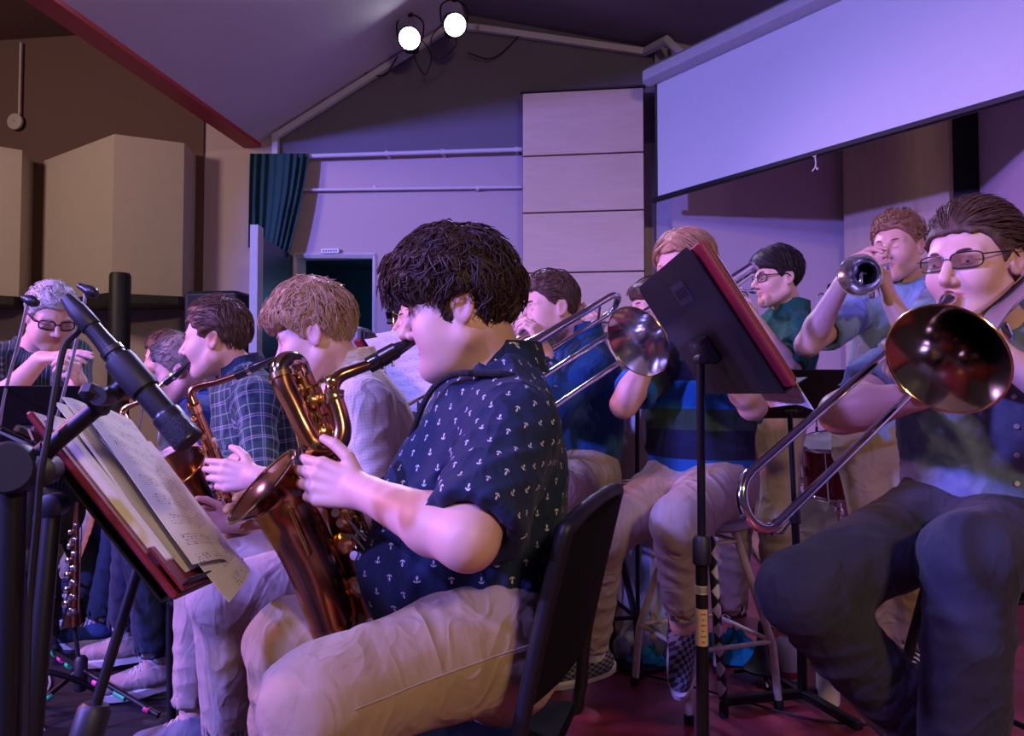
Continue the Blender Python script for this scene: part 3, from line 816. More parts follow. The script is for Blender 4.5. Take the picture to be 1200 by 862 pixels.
# ---------------------------------------------------------------- instruments
def metal(name, c, rough=.2, var=.12):
    if name in MATS: return MATS[name]
    m, nt, b = nodes_of(name); co = objco(nt)
    L(nt, mixc(nt, noise(nt, 9, 4, co), tuple(x * (1 - var) for x in c), tuple(min(1, x * (1 + var)) for x in c)), b.inputs['Base Color'])
    b.inputs['Metallic'].default_value = 1.
    rr = N(nt, 'ShaderNodeMapRange'); rr.inputs[3].default_value = rough * .7; rr.inputs[4].default_value = rough * 1.4
    L(nt, noise(nt, 22, 4, co), rr.inputs[0]); L(nt, rr.outputs[0], b.inputs['Roughness'])
    return m
lacq_cognac = metal('cognac_lacquer', (.42, .19, .10), .20)
lacq_gold = metal('gold_lacquer', (.82, .52, .20), .18)
lacq_brass = metal('brass_bell', (.50, .41, .29), .11)
silver = metal('silver_plate', (.78, .77, .75), .13)
chrome = metal('chrome', (.70, .70, .72), .10)
ebonite = M('ebonite', (.012, .012, .013), .22, coat=.4)
cork = M('cork', (.42, .26, .14), .9)
pearl = M('pearl', (.8, .78, .76), .25)
black_metal = M('black_powder_coat', (.009, .009, .010), .45, spec=.3)
black_plastic = M('black_plastic', (.014, .014, .016), .5)
rubber = M('black_rubber', (.010, .010, .010), .8)
def key_cup(par, p, out, r, mt):
    MB().lathe([(r * .78, -.010), (r * .78, .001), (r * 1.0, .001), (r * 1.02, .0045), (r * .8, .0065), (r * .35, .0085), (.0001, .009)], p, out, 14).build('key_cup', mt, par)
def saxophone(loc_base, label, T, B, bell_dir, neck, mp_len, sc_, mats, group=None, keys=11, bell_up=.62, toward=None, seg=18):
    """T top of the body tube, B its foot; bell stands on the bell_dir side; neck = points from T to the mouthpiece tip"""
    lac, keym = mats; T, B = V(T), V(B); a = (B - T).normalized(); Ln = (B - T).length
    f = V(bell_dir); f = (f - a * f.dot(a)).normalized(); s = a.cross(f); tw = V(toward) if toward else -((T + B) / 2 - V((0, 0, 1)))
    if s.dot(tw) < 0: s = -s
    root = empty('saxophone', loc_base, label, 'saxophone', group)
    r0, r1 = .0125 * sc_, .030 * sc_
    MB().tube([T + a * Ln * t for t in np.linspace(0, 1, 9)], [r0 + (r1 - r0) * t for t in np.linspace(0, 1, 9)], seg).build('body_tube', lac, root)
    off = .088 * sc_; bow = []
    for i in range(11):
        t = math.pi * i / 10; bow.append(B + f * (off / 2) * (1 - math.cos(t)) + a * (.055 * sc_) * math.sin(t))
    b_ = MB().tube(bow, [r1 + .006 * sc_ * i / 10 for i in range(11)], seg).build('bow', lac, root)
    for q in (bow[0], bow[-1]): MB().tube([q - a * .006, q + a * .006], r1 * (1.12 if q is bow[0] else 1.28), seg).build('ring', keym, b_)
    C = bow[-1]; up = -a; hgt = Ln * bell_up; pts, rad = [], []
    for i in range(15):
        t = i / 14; lean = f * (.030 * sc_ * t * t * 1.4); pts.append(C + up * hgt * t + lean)
        rad.append(r1 * 1.2 + .014 * sc_ * t + .040 * sc_ * max(0, (t - .62) / .38) ** 2.2)
    be = MB().tube(pts, rad, seg + 6, cap=False).build('bell', lac, root)
    e = (pts[-1] - pts[-2]).normalized(); fx = frame(e)
    MB().tube([pts[-1] + fx.col[0] * math.cos(x) * rad[-1] + fx.col[1] * math.sin(x) * rad[-1] for x in np.linspace(0, 2 * math.pi, 28)[:-1]], .0022 * sc_, 6, closed=True).build('bell_rim', keym, be)
    # neck, mouthpiece, ligature
    np_ = spline([T] + [V(p) for p in neck], 7); acc = 0; k = len(np_) - 1
    while acc < mp_len and k > 1: acc += (np_[k] - np_[k - 1]).length; k -= 1
    MB().tube(np_[:k + 2], [r0 * (1.0 - .40 * i / (k + 1)) for i in range(k + 2)], 12).build('neck', lac, root)
    MB().tube([T - a * .004, T + a * .018], r0 * 1.35, 14).build('neck_receiver', keym, root)
    m = np_[k:]; n = len(m); mp = MB().tube(m, [(.0125 * sc_ ** .3) * (1 - .15 * i / n) if i < n * .55 else .0115 * sc_ ** .3 * max(.22, 1 - (i - n * .55) / (n * .45) * .78) for i in range(n)], 14).build('mouthpiece', ebonite, root)
    j = int(n * .25); MB().tube([m[j], m[min(n - 1, j + 2)]], .0140 * sc_ ** .3, 14).build('ligature', silver, mp)
    # keywork
    for i in range(keys):
        t = .06 + .88 * i / (keys - 1); r = r0 + (r1 - r0) * t; th = (.35, -.25, .6)[i % 3]
        out = (s * math.cos(th) + f * math.sin(th)).normalized()
        key_cup(root, T + a * Ln * t + out * (r + .008), out, (.0085 + .010 * t) * sc_, keym)
    for i in range(4):
        t = .15 + .6 * i / 3; key_cup(root, C + up * hgt * t * .8 + s * (r1 * 1.35 + .012), s, .017 * sc_, keym) if i < 2 else None
    for j, th in enumerate((-.75, 1.0, 1.35, .05)):
        out = (s * math.cos(th) + f * math.sin(th)).normalized(); t0, t1 = (.04, .55, .35, .08)[j], (.60, .98, .9, .95)[j]
        p0 = T + a * Ln * t0 + out * (r0 + (r1 - r0) * t0 + .013); p1 = T + a * Ln * t1 + out * (r0 + (r1 - r0) * t1 + .013)
        rod = MB().tube([p0, p1], .0023 * sc_ ** .5, 6).build('key_rod', keym, root)
        for q in np.linspace(0, 1, 5):
            pp = p0.lerp(p1, q); MB().tube([pp - out * .014, pp + out * .003], [.0016, .0030], 6).build('post', keym, rod)
    for i in range(5):
        t = .18 + .13 * i; out = (s * .5 - f * .8).normalized(); pp = T + a * Ln * t + out * (r0 + (r1 - r0) * t + .012)
        MB().tube(spline([pp, pp + a * .02 + out * .006, pp + a * .035 + s * .014], 3), .0022, 5).build('key_lever', keym, root)
        MB().lathe([(.006, 0), (.0065, .002), (.0001, .0036)], pp + out * .003, out, 10).build('key_pearl', pearl, root)
    g = C + up * hgt * .35 + s * (r1 * 1.3 + .02)
    MB().tube(spline([g - a * .02 - s * .018, g - a * .02, g + a * .02, g + a * .02 - s * .018], 4), .0022, 6).build('key_guard', keym, root)
    return root
def bell_profile(rb, r0, Lb, n=16):
    return [(r0 + (rb - r0) * (.055 * t + .945 * t ** 5.5) if t < 1 else rb, Lb * t) for t in [i / (n - 1) for i in range(n)]]
def flare(o, d, rb, r0, Lb, name, mt, par, rimmat, seg=36):
    pr = bell_profile(rb, r0, Lb, 18); inn = [(max(r - .0012, .001), t) for r, t in pr[::-1]]
    m = frame(d); vv = []; ff = []; full = pr + inn
    b = MB(); o = V(o)
    for r, t in full:
        for j in range(seg):
            a = 2 * math.pi * j / seg; vv.append(o + m @ V((r * math.cos(a), r * math.sin(a), t)))
    for i in range(len(full) - 1):
        for j in range(seg): ff.append([i * seg + j, i * seg + (j + 1) % seg, (i + 1) * seg + (j + 1) % seg, (i + 1) * seg + j])
    b._add(vv, ff); bo = b.build(name, mt, par, fix=False)
    c = o + V(d).normalized() * Lb
    MB().tube([c + m.col[0] * math.cos(x) * rb + m.col[1] * math.sin(x) * rb for x in np.linspace(0, 2 * math.pi, 37)[:-1]], .0022, 6, closed=True).build('bell_rim', rimmat, bo)
    return bo
def cup_mouthpiece(o, d, par, s=1.):
    """rim at o, shank leaving along d"""
    MB().lathe([(.0085 * s, .004), (.0125 * s, 0), (.0135 * s, .002), (.0128 * s, .010), (.0100 * s, .024), (.0062 * s, .034), (.0050 * s, .07)], o, d, 18).build('mouthpiece', silver, par)
def trombone(label, Mp, a, lat, slide=.70, bell_at=.30, bell_off=.11, back=.26, bell_r=.105, fatt=False, mats=None, group=None):
    """Mp mouthpiece rim, a playing direction, lat side on which the bell hangs"""
    lac = (mats or (lacq_brass,))[0]; Mp = V(Mp); a = V(a).normalized(); lat = V(lat); lat = (lat - a * lat.dot(a)).normalized(); dn = a.cross(lat)
    if dn.z > 0: dn = -dn
    W = lambda x, y, z: Mp + a * x + lat * y + dn * z
    root = empty('trombone', V((Mp.x, Mp.y, 0)), label, 'trombone', group); sp = .088
    cup_mouthpiece(Mp, a, root, 1.15)
    for z in (0, sp):
        MB().tube([W(.05, 0, z), W(.16, 0, z)], .0085, 12).build('slide_receiver', chrome, root)
        MB().tube([W(.14, 0, z), W(slide - .02, 0, z)], .0072, 12).build('outer_slide', chrome, root)
    bow = [W(slide - .03 + .045 * math.sin(t), 0, sp / 2 - sp / 2 * math.cos(t)) for t in np.linspace(0, math.pi, 11)]
    eb = MB().tube(bow, .0086, 12).build('slide_bow', chrome, root)
    MB().tube([W(slide + .012, 0, sp * .5), W(slide + .03, 0, sp * .5)], [.006, .004], 8).build('bumper', rubber, eb)
    MB().tube([W(slide - .01, 0, sp + .006), W(slide - .03, 0, sp + .016), W(slide - .055, 0, sp + .012)], .0022, 6).build('water_key', chrome, eb)
    for x in (.10, .165): MB().tube([W(x, 0, 0), W(x, 0, sp)], .0050, 8).build('brace', chrome, root)
    # bell section: from the lower receiver back over the shoulder, tuning bow, forward into the bell
    g = [W(.07, 0, sp), W(-.02, .012, sp), W(-back + .07, .02, sp - .004)]
    MB().tube(spline(g, 4), .0090, 12).build('gooseneck', lac, root)
    c0 = W(-back + .07, .02, sp - .004); c1 = W(-back + .07, bell_off, .0 + sp * .35); mid = (c0 + c1) / 2; hv = (c1 - c0) / 2
    tb = [mid - hv * math.cos(t) - a * hv.length * 1.05 * math.sin(t) for t in np.linspace(0, math.pi, 13)]
    t_ = MB().tube(tb, [.0092 + .003 * i / 12 for i in range(13)], 12).build('tuning_bow', chrome if fatt else lac, root)
    MB().tube([tb[3], tb[9]], .0045, 8).build('brace', chrome, t_)
    st = W(-back + .07, bell_off, sp * .35)
    flare(st, a, bell_r, .0115, bell_at + back - .07, 'bell', lac, root, lacq_gold)
    MB().tube([W(.02, .015, sp), W(.02, bell_off - .012, sp * .35)], .005, 8).build('brace', chrome, root)
    MB().tube([W(-back + .10, .02, sp - .004), W(-back + .10, bell_off - .01, sp * .35)], .005, 8).build('brace', chrome, root)
    if fatt:  # trigger tubing wrapped inside the bell section
        pts = [W(-.03, .03, sp), W(-back + .03, .045, sp * .9), W(-back - .02, .06, sp * .8), W(-back + .02, .075, sp * .6), W(-.05, .07, sp * .6), W(-.02, .055, sp * .75), W(-.06, .045, sp * .85)]
        MB().tube(spline(pts, 6), .0085, 10).build('trigger_tubing', lac, root)
        MB().lathe([(.018, 0), (.019, .004), (.019, .03), (.016, .036), (.0001, .037)], W(-.05, .03, sp + .01), dn, 16).build('rotor', chrome, root)
    return root, W
def trumpet(label, Mp, a, up=(0, 0, 1), mats=None, group=None, mute=False):
    lac = (mats or (silver,))[0]; Mp = V(Mp); a = V(a).normalized(); u = V(up); u = (u - a * u.dot(a)).normalized(); sd = a.cross(u)
    W = lambda x, y, z: Mp + a * x + sd * y + u * z
    root = empty('trumpet', V((Mp.x, Mp.y, 0)), label, 'trumpet', group); k = .5
    cup_mouthpiece(Mp, a, root, .95)
    MB().tube([W(.05, 0, 0), W(.40, 0, 0)], .0062, 10).build('leadpipe', lac, root)
    ts = [W(.40 + .032 * math.sin(t), 0, -.032 + .032 * math.cos(t)) for t in np.linspace(0, math.pi, 9)]
    MB().tube(ts + [W(.27, 0, -.064)], .0066, 10).build('tuning_slide', lac, root)
    for i in range(3):
        x = .225 + .026 * i
        v = MB().lathe([(.0115, -.075), (.0125, -.073), (.0115, -.066), (.0112, .032), (.0125, .034), (.0125, .042), (.003, .043), (.003, .060)], W(x, 0, -.02), u, 14).build('valve', lac, root)
        MB().lathe([(.0085, 0), (.009, .002), (.0001, .005)], W(x, 0, .040), u, 12).build('valve_button', pearl, v)
    bb = [W(.21, 0, -.064), W(.09, -.012, -.064)] + [W(.09 - .036 * math.sin(t), -.012, -.032 - .032 * math.cos(t)) for t in np.linspace(0, math.pi, 9)][1:]
    MB().tube(bb, .0070, 10).build('bell_bow', lac, root)
    flare(W(.09, -.012, 0), a, .0615, .0078, .41, 'bell', lac, root, lac)
    for x in (.15, .36): MB().tube([W(x, 0, 0), W(x, 0, -.064)], .0035, 8).build('brace', lac, root)
    MB().tube([W(.262 + .013 * math.cos(t), .014, -.035 + .016 * math.sin(t)) for t in np.linspace(0, 2 * math.pi, 15)[:-1]], .002, 6, closed=True).build('finger_ring', lac, root)
    return root, W

# ---------------------------------------------------------------- stands, chairs, microphones
def mat_sheet(name):
    m, nt, b = nodes_of(name); u, v = uvc(nt)
    fine = band(nt, v, .0045, .13); blk = band(nt, v, .038, .58); col_ = mathn(nt, 'LESS_THAN', mathn(nt, 'ABSOLUTE', u), .092)
    n1 = N(nt, 'ShaderNodeTexVoronoi'); n1.inputs['Scale'].default_value = 130; L(nt, N(nt, 'ShaderNodeAttribute', attribute_name='uvc').outputs['Vector'], n1.inputs['Vector'])
    dots = mathn(nt, 'LESS_THAN', n1.outputs['Distance'], .27)
    ink = mathn(nt, 'MULTIPLY', mathn(nt, 'MULTIPLY', mathn(nt, 'MAXIMUM', fine, dots), blk), col_)
    c = mixc(nt, noise(nt, 6, 3, objco(nt)), (.72, .70, .62), (.82, .80, .74))
    L(nt, mixc(nt, mathn(nt, 'MULTIPLY', ink, .75), c, (.05, .05, .06)), b.inputs['Base Color']); b.inputs['Roughness'].default_value = .75
    return m
sheet_mat = mat_sheet('sheet_music_print')
paper_mat = M('paper', (.78, .75, .66), .8, var=.05)
folder_mat = M('maroon_folder', (.18, .012, .018), .45, bump=.15)
def sheet_page(par, name, c, x, y, w_, h_, lift=0., bend=.012, mat=None):
    """page centred at c, x to the right, y up the page"""
    x, y = V(x).normalized(), V(y).normalized(); n = x.cross(y); rows = []
    for i in range(7):
        t = i / 6 - .5; rows.append([V(c) + x * w_ * (j / 6 - .5) + y * h_ * t + n * (lift + bend * (1 - (2 * (j / 6 - .5)) ** 2) + .004 * math.sin(3 * t + j)) for j in range(7)])
    o = MB().sheet(rows, .0008, n).build(name, mat or sheet_mat, par)
    me = o.data; org = root_loc(o); at = me.attributes.new('uvc', 'FLOAT_VECTOR', 'POINT')
    pts = np.array([vv.co for vv in me.vertices]) + np.array(org) - np.array(V(c))
    at.data.foreach_set('vector', np.stack([pts @ np.array(x), pts @ np.array(y), 0 * pts[:, 0]], 1).astype(np.float32).ravel())
    return o
def music_stand(label, c, x, y, w_=.50, h_=.34, rt=.0125, foot=None, group=None, legs=True, grip=True):
    """desk centre c, x along its width, y up its face; front normal x cross y"""
    c = V(c); x, y = V(x).normalized(), V(y).normalized(); n = x.cross(y); m = Matrix((x, y, n)).transposed()
    foot = V(foot) if foot is not None else V((c.x, c.y, 0)) - n * .03 * 1
    root = empty('music_stand', (foot.x, foot.y, 0), label, 'music stand', group)
    # desk: plate with clipped upper corners, lip along the bottom
    a, b = w_ / 2, h_ / 2; out = [(-a, -b), (a, -b), (a, b * .86), (a * .93, b), (-a * .93, b), (-a, b * .86)]
    d = MB().poly([c + x * p + y * q for p, q in out], -n * .003).build('desk', black_metal, root, smooth=False)
    MB().rbox(c - y * b + n * .022, (w_, .003, .05), m, .001).build('lip', black_metal, d)
    MB().rbox(c - y * .04 - n * .014, (.10, .06, .022), m, .004).build('tilt_bracket', black_metal, root)
    hp = c - y * .05 - n * .03
    MB().lathe([(.009, -.022), (.011, -.02), (.011, .02), (.009, .022)], hp, x, 14).build('tilt_knob', black_plastic, root)
    top = V((foot.x, foot.y, 0)).lerp(hp, .97) ; ft = V((foot.x, foot.y, .10)); dirp = (hp - ft).normalized()
    MB().tube([hp, ft.lerp(hp, .42)], .0085, 12).build('inner_tube', chrome if False else black_metal, root)
    MB().tube([ft, ft.lerp(hp, .60)], rt, 14).build('outer_tube', black_metal, root)
    q = ft.lerp(hp, .60); MB().lathe([(rt * 1.12, -.03), (rt * 1.5, -.026), (rt * 1.5, .022), (rt * 1.12, .03)], q, dirp, 16).build('grip_collar', black_plastic, root)
    if legs:
        for k in range(3):
            t = 2 * math.pi * k / 3 + .5; e = V((foot.x + .26 * math.cos(t), foot.y + .26 * math.sin(t), .012))
            MB().tube(spline([ft + V((0, 0, .06)), ft.lerp(e, .5) + V((0, 0, .05)), e], 4), .0095, 8).build('leg', black_metal, root)
            MB().lathe([(.012, -.011), (.013, 0), (.010, .010), (.0001, .012)], e, (0, 0, 1), 10).build('rubber_foot', rubber, root)
    return root, (x, y, n)
def stack_chair(label, seat, yaw, group=None, h=.455):
    """black padded chair: seat centre (x, y), facing yaw"""
    f = V((math.cos(yaw), math.sin(yaw), 0)); l = V((-math.sin(yaw), math.cos(yaw), 0)); c = V((seat[0], seat[1], 0))
    W = lambda a, b, z: c + f * a + l * b + V((0, 0, z)); m = Matrix((f, l, V((0, 0, 1)))).transposed()
    root = empty('chair', c, label, 'chair', group)
    pad = M('black_seat_vinyl', (.007, .007, .008), .85, bump=.2, spec=.08)
    rows = []
    for i in range(9):
        u = i / 8; rows.append([W(-.20 + .42 * u, (j / 8 - .5) * .44 * (1 - .10 * (1 - u)), h - .012 - .012 * (1 - (2 * j / 8 - 1) ** 2) + .015 * math.cos(u * 3.1) - (.02 * max(0, u - .85) / .15)) for j in range(9)])
    MB().sheet(rows, -.028, (0, 0, 1)).build('seat', pad, root)
    rows = []
    for i in range(9):
        u = i / 8; rows.append([W(-.205 - .060 * u - .022 * (1 - (2 * j / 8 - 1) ** 2) + 0, (j / 8 - .5) * (.42 + .02 * u), h + .15 + .26 * u) for j in range(9)])
    MB().sheet(rows, .022, -f).build('backrest', pad, root)
    for s in (-1, 1):
        fr = [W(.20, .21 * s, .012), W(.205, .215 * s, h - .05), W(.17, .22 * s, h - .028), W(-.16, .225 * s, h - .028), W(-.205, .225 * s, h + .01), W(-.22, .225 * s, h + .14), W(-.275, .225 * s, h + .38), W(-.287, .20 * s, h + .415), W(-.291, .10 * s, h + .425), W(-.292, 0, h + .427)]
        MB().tube(spline(fr, 5), .0125, 10).build('side_frame', black_metal, root)
        MB().tube(spline([W(-.10, .222 * s, h - .03), W(-.17, .224 * s, h - .16), W(-.27, .226 * s, .012)], 5), .0125, 10).build('leg', black_metal, root)
        for q in (W(.20, .21 * s, .01), W(-.27, .226 * s, .01)): MB().lathe([(.015, -.009), (.015, .018), (.012, .022)], q, (0, 0, 1), 10).build('glide', rubber, root)
    MB().tube([W(.18, -.215, h - .045), W(.18, .215, h - .045)], .010, 8).build('stretcher', black_metal, root)
    MB().tube([W(-.12, -.22, h - .045), W(-.12, .22, h - .045)], .010, 8).build('stretcher', black_metal, root)
    return root
def stool(label, c, h, mt, seatm, yaw=0., spread=.21, group=None, rung=.26, wrap=False):
    c = V(c); root = empty('stool', (c.x, c.y, 0), label, 'stool', group)
    MB().lathe([(.0001, h + .002), (.10, h + .004), (.150, h), (.162, h - .010), (.162, h - .028), (.150, h - .036), (.0001, h - .036)], (c.x, c.y, 0), (0, 0, 1), 28).build('seat', seatm, root)
    tips = []
    for k in range(4):
        t = yaw + math.pi / 2 * k + math.pi / 4; d = V((math.cos(t), math.sin(t), 0)); top = c + d * .10; top.z = h - .036; kn = c + d * .165; kn.z = h * .34; e = c + d * spread; e.z = .012
        kn = c + d * (spread * .93); kn.z = .20; e = c + d * spread; e.z = .010
        MB().tube([top, kn, e], [.0125, .0125, .0125], 10).build('leg', mt, root); tips.append((d, top, kn))
        MB().lathe([(.015, -.008), (.016, .012), (.013, .02)], e, (0, 0, 1), 10).build('foot_cap', rubber, root)
    for k in range(4):
        p = [tt[2] + V((0, 0, 0.01)) for tt in (tips[k], tips[(k + 1) % 4])]; MB().tube(p, .0075, 8).build('rung', mt, root)
        p = [tt[1].lerp(tt[2], .12) for tt in (tips[k], tips[(k + 1) % 4])]; MB().tube(p, .0070, 8).build('rung', mt, root)
    return root
def mic_body(root, tip, tail, r, name='microphone_body', mats=None):
    d = V(tail) - V(tip); n = d.length; d.normalize(); up = M('mic_black', (.016, .016, .018), .35)
    b = MB().lathe([(r * 1.12, .0), (r * 1.18, .006), (r * 1.18, n * .22), (r * 1.12, n * .24), (r * .98, n * .25), (r * .98, n * .64), (r * .92, n * .66), (r * .72, n * .90), (r * .70, n)], V(tip), d, 20).build(name, up, root)
    return b, d, n
def cable(name, pts, r, mt, par=None, n=8, **kw):
    return MB().tube(spline(pts, n), r, 7).build(name, mt, par, **kw)
# ---------------------------------------------------------------- the room
CAMP = V((0, 0, CAMZ))
AX = V((.127, 1, 0)).normalized(); WD = V((1, -.127, 0)).normalized(); W0 = P(612, 300, 5.6)
def onplane(px, py, Q, n):
    r = P(px, py, 1.) - CAMP; return CAMP + r * ((V(Q) - CAMP).dot(n) / r.dot(n))
def onwall(px, py, off=0.): return onplane(px, py, W0 - AX * off, AX)
wall_paint = M('wall_paint', (.50, .40, .43), .8, var=.06, scale=3, bump=.06, bscale=60)
hall_paint = M('hall_paint', (.12, .065, .055), .8, var=.06, scale=3, bump=.06, bscale=60)
gable_shade = M('gable_shade_paint', (.17, .15, .18), .85, var=.06, scale=3)  # gable colour with its shade painted in
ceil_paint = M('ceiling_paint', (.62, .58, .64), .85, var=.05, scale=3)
red_paint = M('red_beam_paint', (.48, .030, .035), .5, var=.1, scale=4)
white_trim = M('white_trim', (.62, .60, .66), .5, var=.05)
def struct(mb, name, mt, parent=None, **kw):
    o = mb.build(name, mt, parent, smooth=False, **kw); 
    if parent is None: o['kind'] = 'structure'
    return o
# floor: worn maroon boards, black sheet standing in for shade under the saxophones
def mat_floor():
    m, nt, b = nodes_of('maroon_stage_floor'); co = objco(nt)
    mp = N(nt, 'ShaderNodeMapping'); mp.inputs['Rotation'].default_value = (0, 0, .5); mp.inputs['Scale'].default_value = (1, 6, 1); L(nt, co, mp.inputs[0])
    c = mixc(nt, noise(nt, 2.5, 5, mp.outputs[0]), (.15, .016, .024), (.32, .050, .066))
    wear = N(nt, 'ShaderNodeMapRange'); wear.inputs[1].default_value = .52; wear.inputs[2].default_value = .75; L(nt, noise(nt, 5, 6, co, .65), wear.inputs[0])
    c = mixc(nt, mathn(nt, 'MULTIPLY', wear.outputs[0], .35), c, (.34, .14, .14))
    L(nt, c, b.inputs['Base Color']); rr = N(nt, 'ShaderNodeMapRange'); rr.inputs[3].default_value = .18; rr.inputs[4].default_value = .5
    L(nt, noise(nt, 7, 5, co), rr.inputs[0]); L(nt, rr.outputs[0], b.inputs['Roughness']); add_bump(nt, b, noise(nt, 12, 3, mp.outputs[0]), .08, .004); return m
floor_mat = mat_floor()
fl = MB(); fl.box((0, 2, -.05), (16, 14, .1)); struct(fl, 'floor', floor_mat)
cp = MB(); cp.box((-3.23, 2.6, .003), (6.0, 6.0, .006)); struct(cp, 'floor_shade', M('floor_shade_black', (.016, .015, .018), .55, bump=.3))  # added dark sheet, the players' shade put into its colour
# back wall with door opening
def wl(s, z, off=0.): return W0.xy.to_3d() + WD * s + V((0, 0, z)) - AX * off
def wall_s(px): p = onwall(px, 462); return (p - W0.xy.to_3d()).dot(WD)
dl, dr, dt = wall_s(345), wall_s(440), onwall(392, 299).z
mb = MB()
for s0, s1, z0, z1 in ((-9, dl, 0, 4.9), (dr, 1.1, 0, 4.9), (dl, dr, dt, 4.9)):
    c = wl((s0 + s1) / 2, (z0 + z1) / 2) + AX * .1; mb.box(c, (s1 - s0, .2, z1 - z0), Matrix((WD, AX, V((0, 0, 1)))).transposed())
struct(mb, 'wall_back', wall_paint)
RW = Matrix((WD, AX, V((0, 0, 1)))).transposed()
zr = onwall(480, 179).z
# shade above the curtain rail, put into a thin darker layer on the gable
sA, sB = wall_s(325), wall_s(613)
mb = MB(); mb.poly([wl(sA, zr), wl(sB + 1.0, zr), wl(sB + 1.0, 4.5), wl(sA, 4.5)], -AX * .012); struct(mb, 'wall_gable_shade', gable_shade)
# hall wall to the left of the stage opening
sL = wall_s(293); mb = MB(); mb.poly([wl(-9, onwall(100, 345).z - .1), wl(wall_s(236), onwall(100, 345).z - .1), wl(wall_s(236), 4.8), wl(-9, 4.8)], -AX * .02); struct(mb, 'wall_left', hall_paint)
# dark room behind the door
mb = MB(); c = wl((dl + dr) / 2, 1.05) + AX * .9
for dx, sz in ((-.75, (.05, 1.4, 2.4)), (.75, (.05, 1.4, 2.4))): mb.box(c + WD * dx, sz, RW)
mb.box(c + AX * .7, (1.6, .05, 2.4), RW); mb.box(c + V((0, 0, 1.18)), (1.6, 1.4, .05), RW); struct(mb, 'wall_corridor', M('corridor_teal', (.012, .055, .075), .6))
df = MB()
for a, b in (((345, 299), (440, 299)), ((440, 299), (440, 470)), ((345, 299), (345, 470))):
    p, q = onwall(*a), onwall(*b); 
    if a[0] == b[0]: q.z = 0; p.x = (p.x); q.x, q.y = p.x, p.y
    df.tube([p, q], .022, 4)
struct(df, 'door_frame', white_trim)
light('corridor_lamp', 'POINT', tuple(wl((dl + dr) / 2 + .25, 1.75) + AX * .8), (0, 0, 0), 3.0, (.2, .5, 1.0), .05)
# open door leaf, dark teal with pale metal edge strips
h0 = onwall(343, 300); h1 = onplane(304, 281, P(304, 281, 5.02), V((0, 1, 0))); lf = V((h1.x, h1.y, 0)) - V((h0.x, h0.y, 0)); dz = dt
leaf = empty('door_1', (h0.x, h0.y, 0)); leaf['kind'] = 'structure'
hh = V((h0.x, h0.y, 0)); ln_ = lf.normalized(); nn = V((ln_.y, -ln_.x, 0))
MB().poly([hh, hh + lf, hh + lf + V((0, 0, dz)), hh + V((0, 0, dz))], nn * .045).build('door_panel', M('dark_teal_door', (.010, .035, .055), .45), leaf, smooth=False)
for i, o in enumerate((.0, .045, .085)):
    q = hh + lf + ln_ * (.012 + o); MB().box(q + V((0, 0, dz / 2 + .02)), (.028, .05, dz + .04), Matrix((ln_, nn, V((0, 0, 1)))).transposed()).build('edge_strip', M('aluminium_paint', (.42, .42, .46), .55), leaf, smooth=False)
sg = onwall(387, 294, .03); sgn = MB().box(sg, (.14, .02, .034), RW).build('door_sign', M('sign_white', (.7, .72, .78), .5), None, smooth=False, label='small white plate above the dark doorway', cat='sign')
for i in range(6): MB().box(sg - AX * .0105 + WD * (-.05 + .02 * i), (.011, .002, .012), RW).build('letter', M('sign_ink', (.10, .10, .16), .6), sgn, smooth=False)
lampc = onwall(366, 328) + AX * .6; MB().lathe([(.0001, 0), (.012, .002), (.02, .02), (.022, .05)], lampc, (0, 0, 1), 12).build('indicator_lamp', M('indicator_glow', (.5, .5, .4), .4, emit=(1, .9, .5, 1.5)), None, label='tiny glowing indicator lamp inside the dark doorway', cat='lamp')
# rails and ceiling trim on the back wall
def bar(name, pts, r, mt, **kw): return struct(MB().tube(pts, r, 6), name, mt, **kw)
rail = MB().tube([onwall(322, 184, .09), onwall(612, 175, .09)], .016, 10).build('curtain_rail', white_trim, None, label='white curtain rail along the foot of the gable', cat='rail')
for px in (455, 520, 606): MB().box(onwall(px, 181.5 - (px - 355) * .03, .05) - V((0, 0, .02)), (.02, .10, .035), RW).build('bracket', white_trim, rail, smooth=False)
pipe = MB().tube([onwall(350, 222.5, .05), onwall(612, 219, .05)], .012, 10).build('wall_pipe', white_trim, None, label='thin white pipe fixed below the curtain rail', cat='pipe')
for px in (440, 560): MB().box(onwall(px, 221, .03), (.02, .06, .03), RW).build('bracket', white_trim, pipe, smooth=False)
tp_ = [onwall(323, 181, .05), onwall(323, 160, .05), onwall(528, 31, .05), onwall(560, 33, .05), onwall(755, 61, .05), onplane(781, 47, P(781, 47, 5.2), V((0, 1, 0))), onplane(808, 72, P(808, 72, 5.1), V((0, 1, 0)))]
for i in range(len(tp_) - 1):
    d = tp_[i + 1] - tp_[i]; MB().box((tp_[i] + tp_[i + 1]) / 2, (.045, .04, d.length + .03), frame(d, AX)).build('trim_%d' % (i + 1), white_trim, None, smooth=False, kind='structure')
